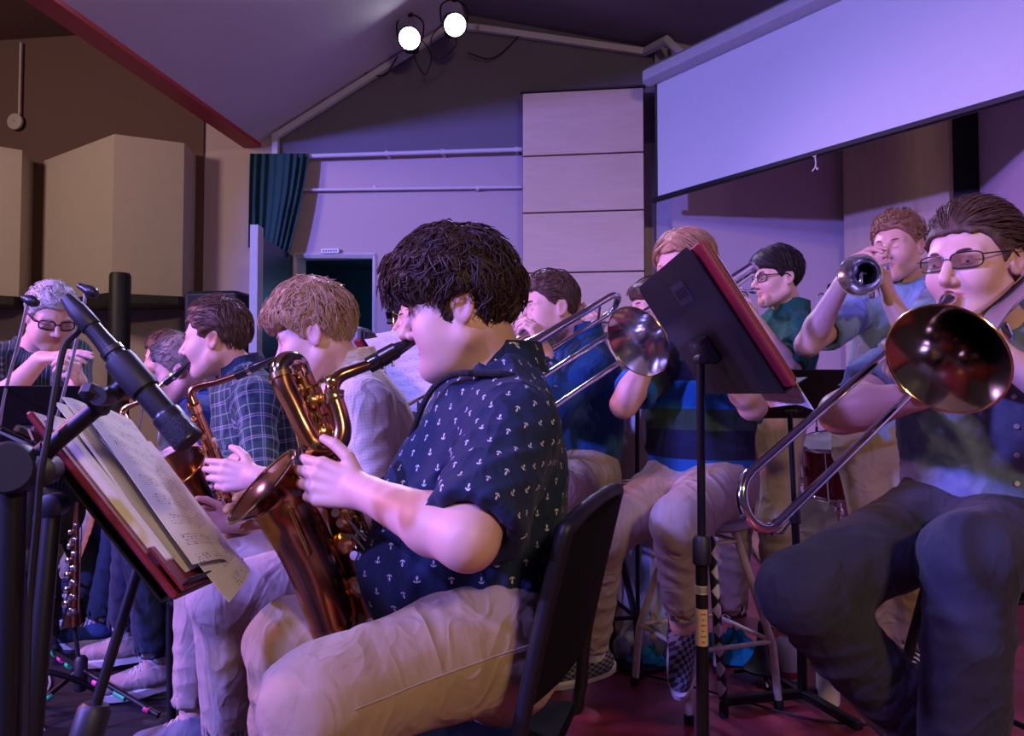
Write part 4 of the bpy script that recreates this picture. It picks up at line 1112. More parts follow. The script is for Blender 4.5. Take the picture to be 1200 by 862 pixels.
# ceiling planes: from the eave beam up to the ridge, then down to the right
Ev, Rg, Rt = onwall(306, 168), onwall(545, 18), onwall(757, 56); ext = -AX * 7.5
slab = lambda a, b, t: MB().poly([a + AX * .2, b + AX * .2, b + ext, a + ext], V((0, 0, t)))
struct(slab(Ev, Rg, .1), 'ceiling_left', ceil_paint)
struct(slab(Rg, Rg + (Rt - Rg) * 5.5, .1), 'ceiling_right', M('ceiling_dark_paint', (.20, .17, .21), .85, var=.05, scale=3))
bw = .14; struct(MB().poly([Ev + AX * .0 - V((0, 0, .03)), Ev + ext - V((0, 0, .03)), Ev + ext - V((0, 0, .03)) - WD * bw, Ev - V((0, 0, .03)) - WD * bw], V((0, 0, .34))), 'trim_beam', red_paint)
struct(MB().poly([wl(-9, 3.86), wl(sL - .1, 3.86), wl(sL - .1, 3.86) + ext, wl(-9, 3.86) + ext], V((0, 0, .1))), 'ceiling_hall', hall_paint)
# angular acoustic boxes on the hall wall
def abox(pts, crease_off, label):
    (xl, ytl), (xc, ytc), (xr, ytr), yb = pts
    a, c, r = onwall(xl, ytl, .04), onwall(xc, ytc, crease_off), onwall(xr, ytr, crease_off * .55); b0 = onwall(xl, ytr, .0); e = onwall(xr + 14, ytr, .02); zb = onwall(xc, yb, crease_off).z; zt = c.z
    root = empty('acoustic_panel', (c.x, c.y, zb), label, 'acoustic panel', 'angular acoustic boxes on the hall wall')
    ring = [V((q.x, q.y, zb)) for q in (a, c, r, e)]
    MB().poly(ring, (0, 0, zt - zb)).build('shell', M('acoustic_fabric', (.46, .40, .34), .9, var=.05, bump=.1), root, smooth=False)
    MB().poly([q - V((0, 0, .065)) - AX * .05 for q in ring], (0, 0, .06)).build('underside_shade', M('underside_shade_black', (.012, .011, .012), .6), root, smooth=False)  # black plate painting in the shaded underside of the box
abox(((52, 168), (134, 157), (216, 166), 343), .55, 'pale angular acoustic box with a crease down its middle')
abox(((-110, 178), (-40, 165), (26, 173), 343), .55, 'pale angular acoustic box cut off by the left edge')
cl = onwall(19, 143, .05); ck = MB().lathe([(.062, 0), (.066, .004), (.064, .02), (.0001, .024)], cl, -AX, 24).build('wall_clock', M('clock_plastic', (.42, .36, .33), .5), None, label='round pale wall disc hanging below a thin conduit', cat='clock')
MB().lathe([(.004, 0), (.004, .003), (.0001, .004)], cl - AX * .024, -AX, 8).build('centre_boss', black_plastic, ck)
MB().box((cl + onwall(29, 50, .05)) / 2 + V((0, 0, .03)), (.018, .018, (onwall(29, 50, .05) - cl).length - .06), RW).build('conduit', M('clock_plastic', (.42, .36, .33)), ck, smooth=False)
# black things against the hall wall
q = onwall(141, 320, .75); MB().lathe([(.065, 0), (.068, .02), (.068, q.z - .02), (.060, q.z), (.0001, q.z)], (q.x, q.y, 0), (0, 0, 1), 24).build('speaker_column', M('speaker_black', (.010, .010, .011), .55), None, label='tall round black speaker column before the acoustic box', cat='speaker')
q = onwall(251, 341, .5); sp = empty('loudspeaker', (q.x, q.y, 0), 'squat black loudspeaker on a pole beside the metal door edge', 'speaker')
MB().rbox((q.x, q.y + .12, q.z - .28), (.40, .30, .56), RW, .02).build('cabinet', M('speaker_black'  , (.01, .01, .011)), sp, smooth=False)
MB().rbox((q.x, q.y - .034, q.z - .28), (.36, .012, .50), RW, .004).build('grille', M('speaker_mesh', (.02, .02, .022), .7, bump=.6, bscale=900), sp, smooth=False)
MB().tube([(q.x, q.y + .12, 0.0), (q.x, q.y + .12, q.z - .55)], .025, 12).build('pole', black_metal, sp)
MB().lathe([(.22, 0), (.22, .015), (.03, .03)], (q.x, q.y + .12, 0), (0, 0, 1), 20).build('base', black_metal, sp)
q = onwall(412, 384, 1.3); ab = empty('amplifier', (q.x, q.y, 0), 'grey upright cabinet standing before the doorway', 'amplifier')
MB().rbox((q.x, q.y, q.z / 2), (.17, .22, q.z), RW, .012).build('cabinet', M('grey_cabinet', (.20, .22, .30), .5), ab, smooth=False)
MB().rbox((q.x + .10, q.y, q.z / 2 - .01), (.03, .18, q.z - .02), RW, .01).build('side_rail', black_plastic, ab, smooth=False)
# gathered curtain
tc = M('teal_curtain', (.010, .060, .070), .9, bump=.3, bscale=120); rows = []
for i in range(15):
    t = i / 14; row = []
    for j in range(61):
        u = j / 60; x0, x1 = 293 + (291 - 293) * t, 362 + (338 - 362) * t ** 1.3
        px = x0 + (x1 - x0) * u; py = 180 + (110 + 12 * (u > .5) * (u - .5) * 2) * t
        row.append(onwall(px, py, .12 + .022 * math.sin(u * 2 * math.pi * 8 + 1.3 * math.sin(7 * u + 1) + .9 * math.sin(3 * t + 5 * u)) * (.7 + .5 * math.sin(9 * u)) + .02 * t))
    rows.append(row)
cu = MB().sheet(rows, .004, -AX).build('curtain', tc, None, label='gathered dark teal curtain at the end of the rail', cat='curtain')
for i in range(6): MB().tube([onwall(300 + i * 12, 184, .09) + WD * .022 * math.cos(a) + V((0, 0, .022 * math.sin(a))) for a in np.linspace(0, 6.283, 11)[:-1]], .003, 5, closed=True).build('curtain_ring', chrome, cu)
# wood panelled pier
wood = mat_wood('pale_maple', (.58, .42, .29), (.72, .56, .42), .55, .45, .1, axis=0)
pcl = P(612, 320, 5.42); pcr = onplane(756, 320, pcl, AX); pw = (pcr - pcl).length; pc = (pcl + pcr) / 2
col_ = empty('wall_pier', (pc.x, pc.y, 0)); col_['kind'] = 'structure'; ztop = onplane(690, 106, pcl, AX).z
MB().box((pc.x, pc.y, ztop / 2) + AX * .10 if False else V((pc.x, pc.y, ztop / 2)) + AX * .10, (pw, .16, ztop), RW).build('core', M('pier_core', (.05, .04, .04), .7), col_, smooth=False)
zs = [ztop] + [onplane(690, y, pcl, AX).z for y in (181, 248, 319)]; step = zs[2] - zs[3]
while zs[-1] - step > 0: zs.append(zs[-1] - step)
zs.append(0)
for i in range(len(zs) - 1): MB().rbox(V((pc.x, pc.y, (zs[i] + zs[i + 1]) / 2)), (pw - .012, .03, zs[i] - zs[i + 1] - .010), RW, .003).build('panel', wood, col_, smooth=False)
MB().box(V((pc.x, pc.y, ztop + .008)), (pw + .02, .05, .012), RW).build('cap_strip', M('pier_core', (.05, .04, .04)), col_, smooth=False)
# corner behind the projection screen
def vwall(name, pts, mt, z1=4.6, th=.08, z0=0.):
    mb = MB()
    for (a, ya), (b, yb) in zip(pts[:-1], pts[1:]):
        p, q = P(a, 462, ya), P(b, 462, yb); d = V((q.x - p.x, q.y - p.y, 0)); n = V((-d.y, d.x, 0)).normalized()
        mb.poly([V((p.x, p.y, z0)), V((q.x, q.y, z0)), V((q.x, q.y, z1)), V((p.x, p.y, z1))], n * th)
    return struct(mb, name, mt)
vwall('trim_recess', [(756, 5.56), (772, 5.54)], M('black_recess', (.01, .01, .011), .7))
vwall('trim_pilaster', [(770, 5.42), (797, 5.40)], M('pilaster_paint', (.40, .36, .38), .7))
vwall('wall_right_back', [(790, 5.30), (996, 5.24)], wall_paint)
wp = vwall('wall_right_panel', [(992, 5.14), (1117, 4.52)], mat_wood('pale_maple_upright', (.50, .36, .26), (.62, .48, .36), .5, .5, 0, axis=2), th=.05)
vwall('trim_black', [(1115, 4.56), (1156, 4.46)], M('black_recess', (.01, .01, .011)))
vwall('wall_right', [(1153, 4.46), (1290, 3.1), (2600, 1.2)], wall_paint)
# projection screen, partly lowered, hung across the corner
scm = M('screen_white', (.56, .56, .57), .8, var=.02)
bl, br = P(771, 231, 5.0), None; sdir = V((.70, -1, 0)).normalized(); sn = V((sdir.y, -sdir.x, 0)); sn = -sn if sn.dot(bl - CAMP) > 0 else sn
SW = 2.25; tl_ = onplane(777, 104, bl, sn); hgt = tl_.z - bl.z + .06
scr = empty('projection_screen', (bl.x, bl.y, bl.z), 'white projection screen half lowered across the stage corner', 'projection screen')
MB().poly([bl, bl + sdir * SW, bl + sdir * SW + V((0, 0, hgt)), bl + V((0, 0, hgt))], -sn * .003).build('fabric', scm, scr, smooth=False)
SM = Matrix((sdir, sn, V((0, 0, 1)))).transposed()
MB().rbox(bl + sdir * (SW / 2) + V((0, 0, -.012)), (SW + .10, .03, .035), SM, .008).build('bottom_bar', black_metal, scr, smooth=False)
MB().rbox(bl + sdir * (SW / 2 - .02) + V((0, 0, hgt + .05)), (SW + .16, .13, .125), SM, .03).build('housing', M('screen_housing', (.42, .40, .42), .5), scr)
MB().box(bl + sdir * (-.01) + V((0, 0, hgt / 2)), (.02, .004, hgt), SM).build('black_border', black_plastic, scr, smooth=False)
hk = onplane(956, 181, bl, sn) + sn * .01; hs_ = MB()
hs_.tube([hk + sdir * .016 * math.cos(a) + V((0, 0, .012 * math.sin(a))) for a in np.linspace(0, 6.283, 13)[:-1]], .003, 6, closed=True)
hs_.tube(spline([hk + V((0, 0, -.01)), hk + V((0, 0, -.04)) + sdir * .006, hk + V((0, 0, -.07)) + sdir * .002, hk + V((0, 0, -.088)) - sdir * .016], 4), .0035, 6)
hs_.tube(spline([hk + V((0, 0, -.055)) + sdir * .004, hk + V((0, 0, -.085)) + sdir * .012, hk + V((0, 0, -.078)) + sdir * .022], 4), .003, 6)
hs_.build('pull_hook', M('pull_cord', (.6, .58, .56), .6), scr)
# two stage lamps under the ridge, facing the room
def par_can(px, py, Y, aim, label, tilt):
    c = P(px, py, Y); d = (V(aim) - c).normalized(); root = empty('stage_lamp', c, label, 'stage lamp', 'stage lamps under the ridge')
    MB().lathe([(.050, -.16), (.066, -.15), (.078, -.05), (.080, .0), (.084, .004), (.084, .018), (.074, .018), (.074, .004)], c, d, 24).build('can', black_metal, root)
    MB().lathe([(.073, .008), (.055, .014), (.0001, .018)], c, d, 24).build('lens', M('lamp_lens', (.9, .9, 1), .2, emit=(.86, .92, 1., 14)), root)
    x = frame(d).col[0]; MB().tube(spline([c + x * .088 - d * .04, c + x * .088 - d * .04 + V((0, 0, .12)), c + V((0, 0, .17)) - d * .04, c - x * .088 - d * .04 + V((0, 0, .12)), c - x * .088 - d * .04], 4), .006, 6).build('yoke', black_metal, root)
    MB().box(c + V((0, 0, .20)) - d * .04, (.03, .03, .08)).build('clamp', black_metal, root, smooth=False)
    MB().rbox(c - d * .13 - V((0, 0, .06)), (.10, .09, .07), None, .01).build('power_box', black_metal, root)
    cable('cable', [c - d * .15, c - d * .14 + V((.03, 0, -.16)), c - d * .12 + V((.10 * tilt, 0, -.26)), c - d * .15 + V((.14 * tilt, 0, -.12)), c - d * .16 + V((.06 * tilt, .05, .02))], .004, rubber, root)
    light(label[:12].replace(' ', '_') + '_beam', 'SPOT', c + d * .05, aim, 190, (.55, .50, 1.0), .06, 95, .6)
par_can(480, 45, 5.25, (-.6, .6, 1.3), 'left glowing stage lamp under the ceiling ridge', 1)
par_can(533, 29, 5.15, (.7, 1.2, 1.0), 'right glowing stage lamp at the ceiling ridge', -1)
cable('lamp_cable', [onwall(425, 85, .06), onwall(450, 88, .06), onwall(466, 66, .08)], .005, rubber, None, label='black cable drooping left of the stage lamps', cat='cable')
cable('lamp_cable', [onwall(548, 62, .08), onwall(578, 68, .06), onwall(613, 38, .06)], .005, rubber, None, label='black cable drooping right of the stage lamps', cat='cable')
# ---------------------------------------------------------------- the players
def JJ(d):
    out = {}
    for k, v in d.items(): out[k] = P(*v) if isinstance(v, tuple) else v
    return out
def toes(j, dl, dr, n=.19):
    j['toeL'] = V(j['anL']) + V(dl).normalized() * n; j['toeR'] = V(j['anR']) + V(dr).normalized() * n; return j
skinA = mat_skin('skin_fair', (.62, .375, .285)); skinB = mat_skin('skin_fair_pink', (.64, .39, .305)); skinC = mat_skin('skin_ruddy', (.60, .345, .26))
hair_dark = mat_hair('hair_dark_brown', (.040, .021, .015)); hair_brown = mat_hair('hair_brown', (.085, .048, .030)); hair_blond = mat_hair('hair_sandy', (.40, .255, .135))
hair_red = mat_hair('hair_ginger', (.24, .125, .062)); hair_straw = mat_hair('hair_strawberry', (.42, .24, .12)); hair_grey = mat_hair('hair_grey', (.42, .42, .44)); hair_black = mat_hair('hair_black', (.022, .015, .013))
khaki = cloth('khaki_cotton', (.37, .27, .17), .08); khaki2 = cloth('pale_khaki_cotton', (.38, .29, .23), .08); khaki3 = cloth('stone_cotton', (.39, .31, .26), .08)
jeans = cloth('dark_denim', (.020, .030, .060), .3); blackp = cloth('black_trouser_cloth', (.034, .035, .048), .2)
def shoe_mats(name, c, sole=(.62, .60, .56)): return (cloth(name + '_upper', c), M(name + '_sole', sole, .6))
sh_beige = shoe_mats('beige_sneaker', (.36, .28, .24)); sh_grey = shoe_mats('grey_sneaker', (.13, .14, .18)); sh_dark = shoe_mats('dark_shoe', (.020, .016, .015), (.02, .02, .02)); sh_blue = shoe_mats('blue_sneaker', (.025, .05, .13))
def mat_check():
    m, nt, b = nodes_of('checker_canvas'); u, v = uvc(nt); T = .013
    f = mathn(nt, 'ABSOLUTE', mathn(nt, 'SUBTRACT', band(nt, u, T * 2, .5), band(nt, v, T * 2, .5)))
    L(nt, mixc(nt, f, (.030, .032, .045), (.20, .20, .24)), b.inputs['Base Color']); cloth_finish(nt, b, .8, .2); return m
sh_check = (mat_check(), M('checker_sole', (.70, .68, .66), .6))
sock_w = cloth('white_sock', (.62, .60, .58)); sock_b = cloth('pale_sock', (.55, .55, .60))

# 1 baritone saxophonist, nearest
j = toes(JJ(dict(head=(541, 362, 1.36), neck=(580, 448, 1.40), shL=(602, 503, 1.235), shR=(570, 492, 1.56), elL=(548, 632, 1.06), wrL=(428, 577, 1.22), elR=(500, 610, 1.62), wrR=(365, 600, 1.47),
    hipL=(588, 745, 1.27), hipR=(580, 730, 1.46), knL=(378, 824, 1.05), knR=(342, 752, 1.42), anL=V((-.29, 1.06, .10)), anR=V((-.42, 1.46, .10)))), (-1, -.2, -.1), (-1, .1, -.1))
j['slouch'] = -.015
p_bari, T1, hw1 = person(j, dict(label='dark-haired person in navy anchor-print shirt playing the baritone saxophone', fwd=(-1, .04, -.17), hs=.95, skin=skinA, hairmat=hair_dark, res=(.012, .0034, .0065), fat=1.04, belly=.07, arm=1.0, neckr=1.12,
    face=dict(jaw=1.06, eye=.25, cheek=1, chin2=1), stubble=.25, shirt=mat_anchor('navy_anchor_print', (.012, .022, .052)), ease=.014, sleeve=.93, sr=(.076, .078), hem=-.015, hemtilt=-.25, collar=.040, fold=.006, seed=3,
    hair=dict(t=(.038, .020), thin=.62, fringe=.065, earw=.017, dir='fwd', n=1050, len=.055, curl=2.2, lump=.0065, wl=.055, flip=.002, jit=.30, w=.0016, line=[(-.13, -.085), (-.060, -.075), (-.040, -.030), (-.020, .012), (.004, .012), (.012, -.030), (.030, -.024), (.036, .020), (.055, .030), (.080, .036), (.14, .036)]),
    trousers=khaki, tr=(.104, .082, .068), tfold=.007, seam='L', seamdir=(.05, -1, .12), waist=.09, shoe=sh_dark, handL=((-.93, .30, .16), (.25, 1, -.15), [.45, .50, .55, .6], 1., (.9, .1)), handR=((-.9, -.25, .1), (.1, -1, -.1), .6), sock=sock_w))
# 2 tenor saxophonist with sandy hair
j = toes(JJ(dict(head=(371, 393, 1.95), neck=(408, 440, 2.00), shL=(427, 478, 1.85), shR=(395, 466, 2.18), elL=(437, 588, 1.78), wrL=(303, 560, 1.83), elR=(400, 590, 2.22), wrR=(275, 612, 2.08),
    hipL=(445, 655, 1.92), hipR=(432, 640, 2.10), knL=(262, 697, 1.80), knR=(236, 655, 2.14), anL=(268, 868, 1.88), anR=(228, 835, 2.12))), (-1, -.35, -.12), (-1, .05, -.12))
p_ten, T2, hw2 = person(j, dict(label='sandy-haired person in pale dotted shirt playing the cognac tenor saxophone', fwd=(-1, -.02, -.36), hs=.98, skin=skinB, hairmat=hair_blond, res=(.013, .0042, .008), fat=.98, face=dict(eye=.12, jaw=.97),
    shirt=mat_fine('pale_dotted_cotton', (.60, .54, .40), (.30, .27, .24), .008, .008, .4, .4, .55), ease=.014, sleeve=1.8, sr=(.066, .058), hem=-.03, collar=.034, seed=5, fold=.005,
    hair=dict(t=(.034, .010), fringe=.02, dir='fwd', n=500, len=.055, curl=.7, lump=.005, wl=.04, jit=.4, flip=.003, w=.0014), trousers=khaki3, tr=(.095, .074, .060), tfold=.005, shoe=sh_grey, cuff=.02,
    handL=((-.97, .18, .05), (.2, 1, -.1), [.30, .36, .42, .5], 1.1), handR=((-.9, -.3, .1), (.1, -1, -.1), .6)))
# 3 plaid shirt
j = toes(JJ(dict(head=(254, 398, 2.50), neck=(282, 440, 2.54), shL=(300, 470, 2.38), shR=(272, 460, 2.72), elL=(306, 556, 2.25), wrL=(236, 533, 2.40), elR=(280, 566, 2.76), wrR=(228, 588, 2.60),
    hipL=(318, 628, 2.44), hipR=(305, 620, 2.62), knL=(175, 648, 2.40), knR=(160, 630, 2.72), anL=(183, 772, 2.52), anR=(146, 742, 2.80))), (-1, -.25, -.16), (-1, .05, -.12))
person(j, dict(label='brown-haired person in green plaid shirt playing the tenor saxophone, denim legs', fwd=(-1, -.05, -.10), hs=1.0, skin=skinB, hairmat=hair_brown, res=(.014, .0050, .010), face=dict(eye=.15), stubble=.2,
    shirt=mat_plaid('green_plaid_flannel'), ease=.014, sleeve=1.85, sr=(.066, .060), hem=-.02, collar=.036, collarmat=cloth('navy_collar', (.02, .03, .07)), seed=7, fold=.006, hair=dict(t=(.020, .007), dir='back', n=300, len=.06, curl=.3, jit=.2, lump=.003, flip=.001),
    trousers=jeans, tr=(.098, .078, .066), shoe=sh_beige, sock=sock_w, cuff=.03, handL=((-.97, .2, -.04), (.15, .8, -.6), [.25, .3, .35, .45], 1.1), handR=((-.95, -.2, .1), (.1, -1, -.1), .5)))
# 4 blue shirt
j = toes(JJ(dict(head=(212, 434, 3.05), neck=(232, 470, 3.10), shL=(238, 492, 2.93), shR=(222, 484, 3.26), elL=(228, 556, 2.86), wrL=(176, 532, 2.90), elR=(215, 560, 3.26), wrR=(170, 560, 3.10),
    hipL=(258, 612, 3.0), hipR=(250, 606, 3.18), knL=(145, 618, 2.95), knR=(135, 610, 3.25), anL=(120, 722, 3.05), anR=(95, 700, 3.35))), (-1, -.15, -.12), (-1, -.1, -.12))
person(j, dict(label='person in bright blue shirt bent over a saxophone beyond the plaid shirt', fwd=(-1, -.15, -.34), skin=skinC, hairmat=mat_hair('hair_ash', (.20, .16, .14)), res=(.015, .0056, .011), face=dict(eye=.1), stubble=.4,
    shirt=cloth('blue_cotton', (.020, .060, .19)), sleeve=1.75, hem=-.02, collar=.034, seed=9, hair=dict(t=(.022, .008), dir='up', n=160, len=.04), trousers=jeans, tr=(.095, .075, .062), shoe=sh_blue,
    handL=((-.95, .1, .15), (.2, .9, -.3), .4), handR=((-.95, -.2, .1), (.1, -1, -.1), .5)))
# 5 farthest saxophonist, mostly hidden
j = toes(JJ(dict(head=(197, 422, 3.50), neck=(216, 458, 3.55), shL=(212, 486, 3.40), shR=(204, 480, 3.72), elL=(200, 545, 3.34), wrL=(147, 512, 3.42), elR=(195, 550, 3.72), wrR=(150, 540, 3.55),
    hipL=(240, 596, 3.46), hipR=(232, 592, 3.64), knL=(130, 598, 3.45), knR=(120, 594, 3.72), anL=(95, 690, 3.5), anR=(80, 672, 3.8))), (-1, -.1, -.12), (-1, -.1, -.12))
person(j, dict(label='person in pale blue shirt half hidden behind the bright blue shirt', fwd=(-1, -.1, -.12), skin=skinC, hairmat=hair_brown, res=(.016, .0065, .012), face=dict(eye=.2), shirt=cloth('pale_blue_cotton', (.30, .36, .52)), sleeve=1.7, hem=-.02, collar=.034, seed=11,
    hair=dict(t=(.022, .008), dir='fwd', n=100, len=.04), trousers=khaki2, tr=(.095, .075, .062), shoe=sh_blue, handL=((-.95, .1, .0), (.2, .9, -.3), .5), handR=((-.95, -.2, .1), (.1, -1, -.1), .5)))
# 6 conductor
j = toes(JJ(dict(head=(60, 371, 2.95), neck=(40, 412, 3.06), shL=(84, 418, 3.05), shR=(-8, 424, 2.98), elL=(84, 470, 2.82), wrL=(92, 447, 2.62), elR=(-6, 478, 2.72), wrR=(48, 420, 2.62),
    hipL=(62, 600, 3.12), hipR=(16, 602, 3.08), knL=V((-1.78, 2.78, .60)), knR=V((-1.98, 2.74, .58)), anL=V((-1.80, 3.0, .22)), anR=V((-1.99, 2.98, .22)))), (.2, -1, -.1), (.1, -1, -.1))
person(j, dict(label='grey-haired person in dark pinstriped shirt and glasses conducting with both hands', fwd=(.62, -.62, -.42), skin=skinB, hairmat=hair_grey, res=(.014, .0050, .010), face=dict(eye=.1, cheek=1), fat=1.05, belly=.04,
    shirt=mat_fine('dark_pinstripe', (.014, .030, .040), (.16, .20, .23), .016, 0, .16, 1), sleeve=.85, sr=(.072, .070), hem=-.06, collar=.034, seed=13, hair=dict(t=(.020, .012), dir='up', n=200, len=.03, curl=.1, lump=.002, wl=.03), trousers=cloth('charcoal_trouser', (.03, .03, .035)), shoe=sh_dark,
    glasses=dict(r=.003), handL=((.25, -.55, .30), (-.9, -.3, .0), [1.0, 1.1, 1.1, 1.1], 1., (.5, .6)), handR=((.93, -.15, .12), (.1, .35, -.9), [.15, .2, .3, .4], 1.1)))
# 7 trombonist in blue hooded top
j = toes(JJ(dict(head=(645, 361, 2.75), neck=(680, 402, 2.80), shL=(692, 432, 2.63), shR=(664, 424, 2.95), elL=(650, 486, 2.46), wrL=(638, 412, 2.56), elR=(630, 470, 2.95), wrR=(612, 425, 2.78),
    hipL=(690, 560, 2.74), hipR=(680, 552, 2.90), knL=(650, 578, 2.36), knR=(560, 570, 2.75), anL=(655, 690, 2.45), anR=(570, 720, 2.85))), (-.7, -.8, -.3), (-1, 0, -.2))
person(j, dict(label='person in blue hooded top and glasses playing a trombone beside the wood pier', fwd=(-.93, -.34, -.08), skin=skinB, hairmat=hair_brown, res=(.014, .0048, .010), face=dict(eye=.3, cheek=1), fat=1.02,
    shirt=cloth('blue_hooded_fleece', (.012, .060, .150), .25), sleeve=1.86, sr=(.074, .066), hem=-.035, collar=.045, open=False, seed=15, fold=.006, hair=dict(t=(.020, .006), dir='up', n=260, len=.035, lump=.003), trousers=khaki2, tr=(.100, .080, .064), glasses=dict(), shoe=sh_dark,
    handL=((-.35, .1, .9), (-.8, .5, .1), [.7, .8, .9, .9]), handR=((-.9, -.2, .3), (.1, -1, .1), .8)))
# 8 person with glasses behind the hooded top
j = toes(JJ(dict(head=(622, 366, 3.35), neck=(640, 404, 3.38), shL=(655, 430, 3.24), shR=(635, 424, 3.54), elL=(640, 480, 3.10), wrL=(612, 405, 3.10), elR=(610, 480, 3.50), wrR=(598, 402, 3.28),
    hipL=(655, 545, 3.34), hipR=(645, 540, 3.5), knL=(650, 640, 3.30), knR=(640, 640, 3.5), anL=(652, 725, 3.4), anR=(640, 720, 3.55))), (-1, -.3, -.2), (-1, -.3, -.2))
person(j, dict(label='person in glasses half hidden behind the blue hooded top', fwd=(-.9, -.4, -.05), skin=skinA, hairmat=hair_dark, res=(.016, .0065, .012), shirt=cloth('grey_cotton', (.12, .13, .16)), sleeve=.7, hem=-.05, collar=.03, seed=17,
    hair=dict(t=(.020, .008), dir='side', n=100, len=.04), trousers=khaki2, glasses=dict(), shoe=sh_dark, handL=((-.6, .1, .6), (-.5, .8, .2), .8), handR=((-.6, -.2, .7), (.1, -.9, .2), .8)))
# 9 young trumpeter behind the striped shirt
j = toes(JJ(dict(head=(766, 362, 3.35), neck=(778, 402, 3.38), shL=(772, 430, 3.22), shR=(745, 424, 3.50), elL=(716, 452, 3.10), wrL=(702, 396, 3.22), elR=(705, 445, 3.5), wrR=(690, 392, 3.36),
    hipL=(752, 528, 3.44), hipR=(728, 522, 3.58), knL=(746, 622, 3.44), knR=(724, 618, 3.58), anL=(748, 712, 3.56), anR=(724, 704, 3.70))), (-.8, -.6, -.2), (-.8, -.5, -.2))
person(j, dict(label='young person in white shirt playing trumpet behind the striped polo shirt', fwd=(-.95, -.3, -.05), skin=skinB, hairmat=hair_brown, res=(.015, .0056, .011), face=dict(eye=.1), shirt=cloth('white_cotton', (.55, .52, .56)), sleeve=.8, hem=-.02, collar=.032, seed=19,
    hair=dict(t=(.024, .008), fringe=.01, dir='fwd', n=160, len=.045), trousers=khaki2, tr=(.10, .08, .07), shoe=sh_dark, handL=((-.35, .0, .9), (-.3, .9, .0), .9), handR=((-.35, -.1, .95), (-.3, -.9, .0), [.5, .6, .6, .7])))
# 10 trombonist in striped polo shirt
j = toes(JJ(dict(head=(802, 318, 2.48), neck=(822, 380, 2.56), shL=(868, 408, 2.50), shR=(775, 418, 2.52), elL=(882, 476, 2.32), wrL=(848, 420, 2.20), elR=(731, 474, 2.40), wrR=(765, 412, 2.38),
    hipL=(846, 566, 2.52), hipR=(796, 566, 2.60), knL=(795, 612, 2.14), knR=(706, 628, 2.32), anL=(800, 730, 2.36), anR=(692, 765, 2.60))), (-.25, -.75, -.75), (-1, -.15, -.16))
person(j, dict(label='long-haired person in blue striped polo shirt on a tall stool playing trombone', fwd=(-.74, -.66, -.12), skin=skinB, hairmat=hair_straw, res=(.014, .0048, .010), face=dict(eye=.2), fat=1.08, belly=.03,
    shirt=mat_vstripes('striped_polo_cotton', [(0, (.012, .095, .30)), (.22, (.010, .014, .045)), (.45, (.030, .060, .045)), (.62, (.012, .110, .32)), (.84, (.010, .014, .045))], .40), sleeve=.80, sr=(.076, .074), hem=-.05, collar=.034, seed=21, fold=.006,
    hair=dict(t=(.018, .012), long=1., dir='side', part=.0, n=420, len=.10, curl=.1, jit=.1, lump=.002), trousers=khaki3, tr=(.105, .080, .062), tfold=.007, shoe=sh_check, sock=sock_w, cuff=.05, handL=((-.4, -.5, .6), (-.6, .5, .0), .9), handR=((-.3, -.3, .8), (.4, -.4, .3), .9)))
# 11 trumpeter in green shirt
j = toes(JJ(dict(head=(911, 326, 3.30), neck=(924, 366, 3.34), shL=(938, 388, 3.20), shR=(904, 384, 3.50), elL=(926, 436, 2.98), wrL=(887, 378, 3.02), elR=(880, 420, 3.45), wrR=(868, 372, 3.25),
    hipL=(914, 500, 3.30), hipR=(872, 498, 3.42), knL=(910, 610, 3.22), knR=(862, 608, 3.38), anL=(912, 722, 3.36), anR=(858, 714, 3.50))), (-.7, -.7, -.25), (-.8, -.6, -.25))
person(j, dict(label='dark-haired person in green shirt and glasses standing with a trumpet', fwd=(-.97, -.18, -.06), skin=skinB, hairmat=hair_black, res=(.014, .0050, .010), face=dict(eye=.15), shirt=cloth('green_cotton', (.008, .085, .060), .2), sleeve=.98, sr=(.068, .064), hem=-.01, collar=.036, seed=23,
    hair=dict(t=(.026, .009), fringe=.005, dir='side', n=240, len=.06, curl=.2, jit=.15), trousers=khaki3, tr=(.098, .080, .072), tfold=.007, shoe=sh_dark, glasses=dict(c=(.03, .03, .035)), handL=((-.6, .1, .6), (-.5, .85, .2), .9), handR=((-.6, -.2, .7), (.1, -.9, .2), .8)))
# 12 trumpeter in pale blue shirt
j = toes(JJ(dict(head=(1052, 290, 2.80), neck=(1068, 326, 2.86), shL=(1098, 350, 2.80), shR=(1012, 358, 2.84), elL=(1075, 410, 2.50), wrL=(1044, 352, 2.55), elR=(946, 404, 2.62), wrR=(988, 330, 2.50),
    hipL=(1062, 520, 2.84), hipR=(1012, 520, 2.90), knL=(1070, 650, 2.78), knR=(1030, 650, 2.86), anL=(1072, 756, 2.9), anR=(1030, 752, 2.98))), (-.5, -.8, -.2), (-.6, -.8, -.2))
person(j, dict(label='ginger-haired person in pale blue shirt standing with a silver trumpet, eyes closed', fwd=(-.74, -.64, -.10), skin=skinC, hairmat=hair_red, res=(.014, .0046, .010), face=dict(eye=0.), stubble=.35, shirt=mat_blotch('pale_blue_dyed_cotton', (.16, .27, .46), (.24, .34, .50), 4), sleeve=.72, sr=(.074, .074), hem=-.02, collar=.030, seed=25,
    hair=dict(t=(.022, .006), dir='up', n=260, len=.04, lump=.003), trousers=khaki, tr=(.105, .084, .070), tfold=.006, shoe=sh_dark, handL=((-.35, -.3, .75), (-.6, .5, .1), [1., 1.1, 1.1, 1.1]), handR=((.30, -.10, .55), (.6, -.5, -.4), [.5, .6, .7, .8])))
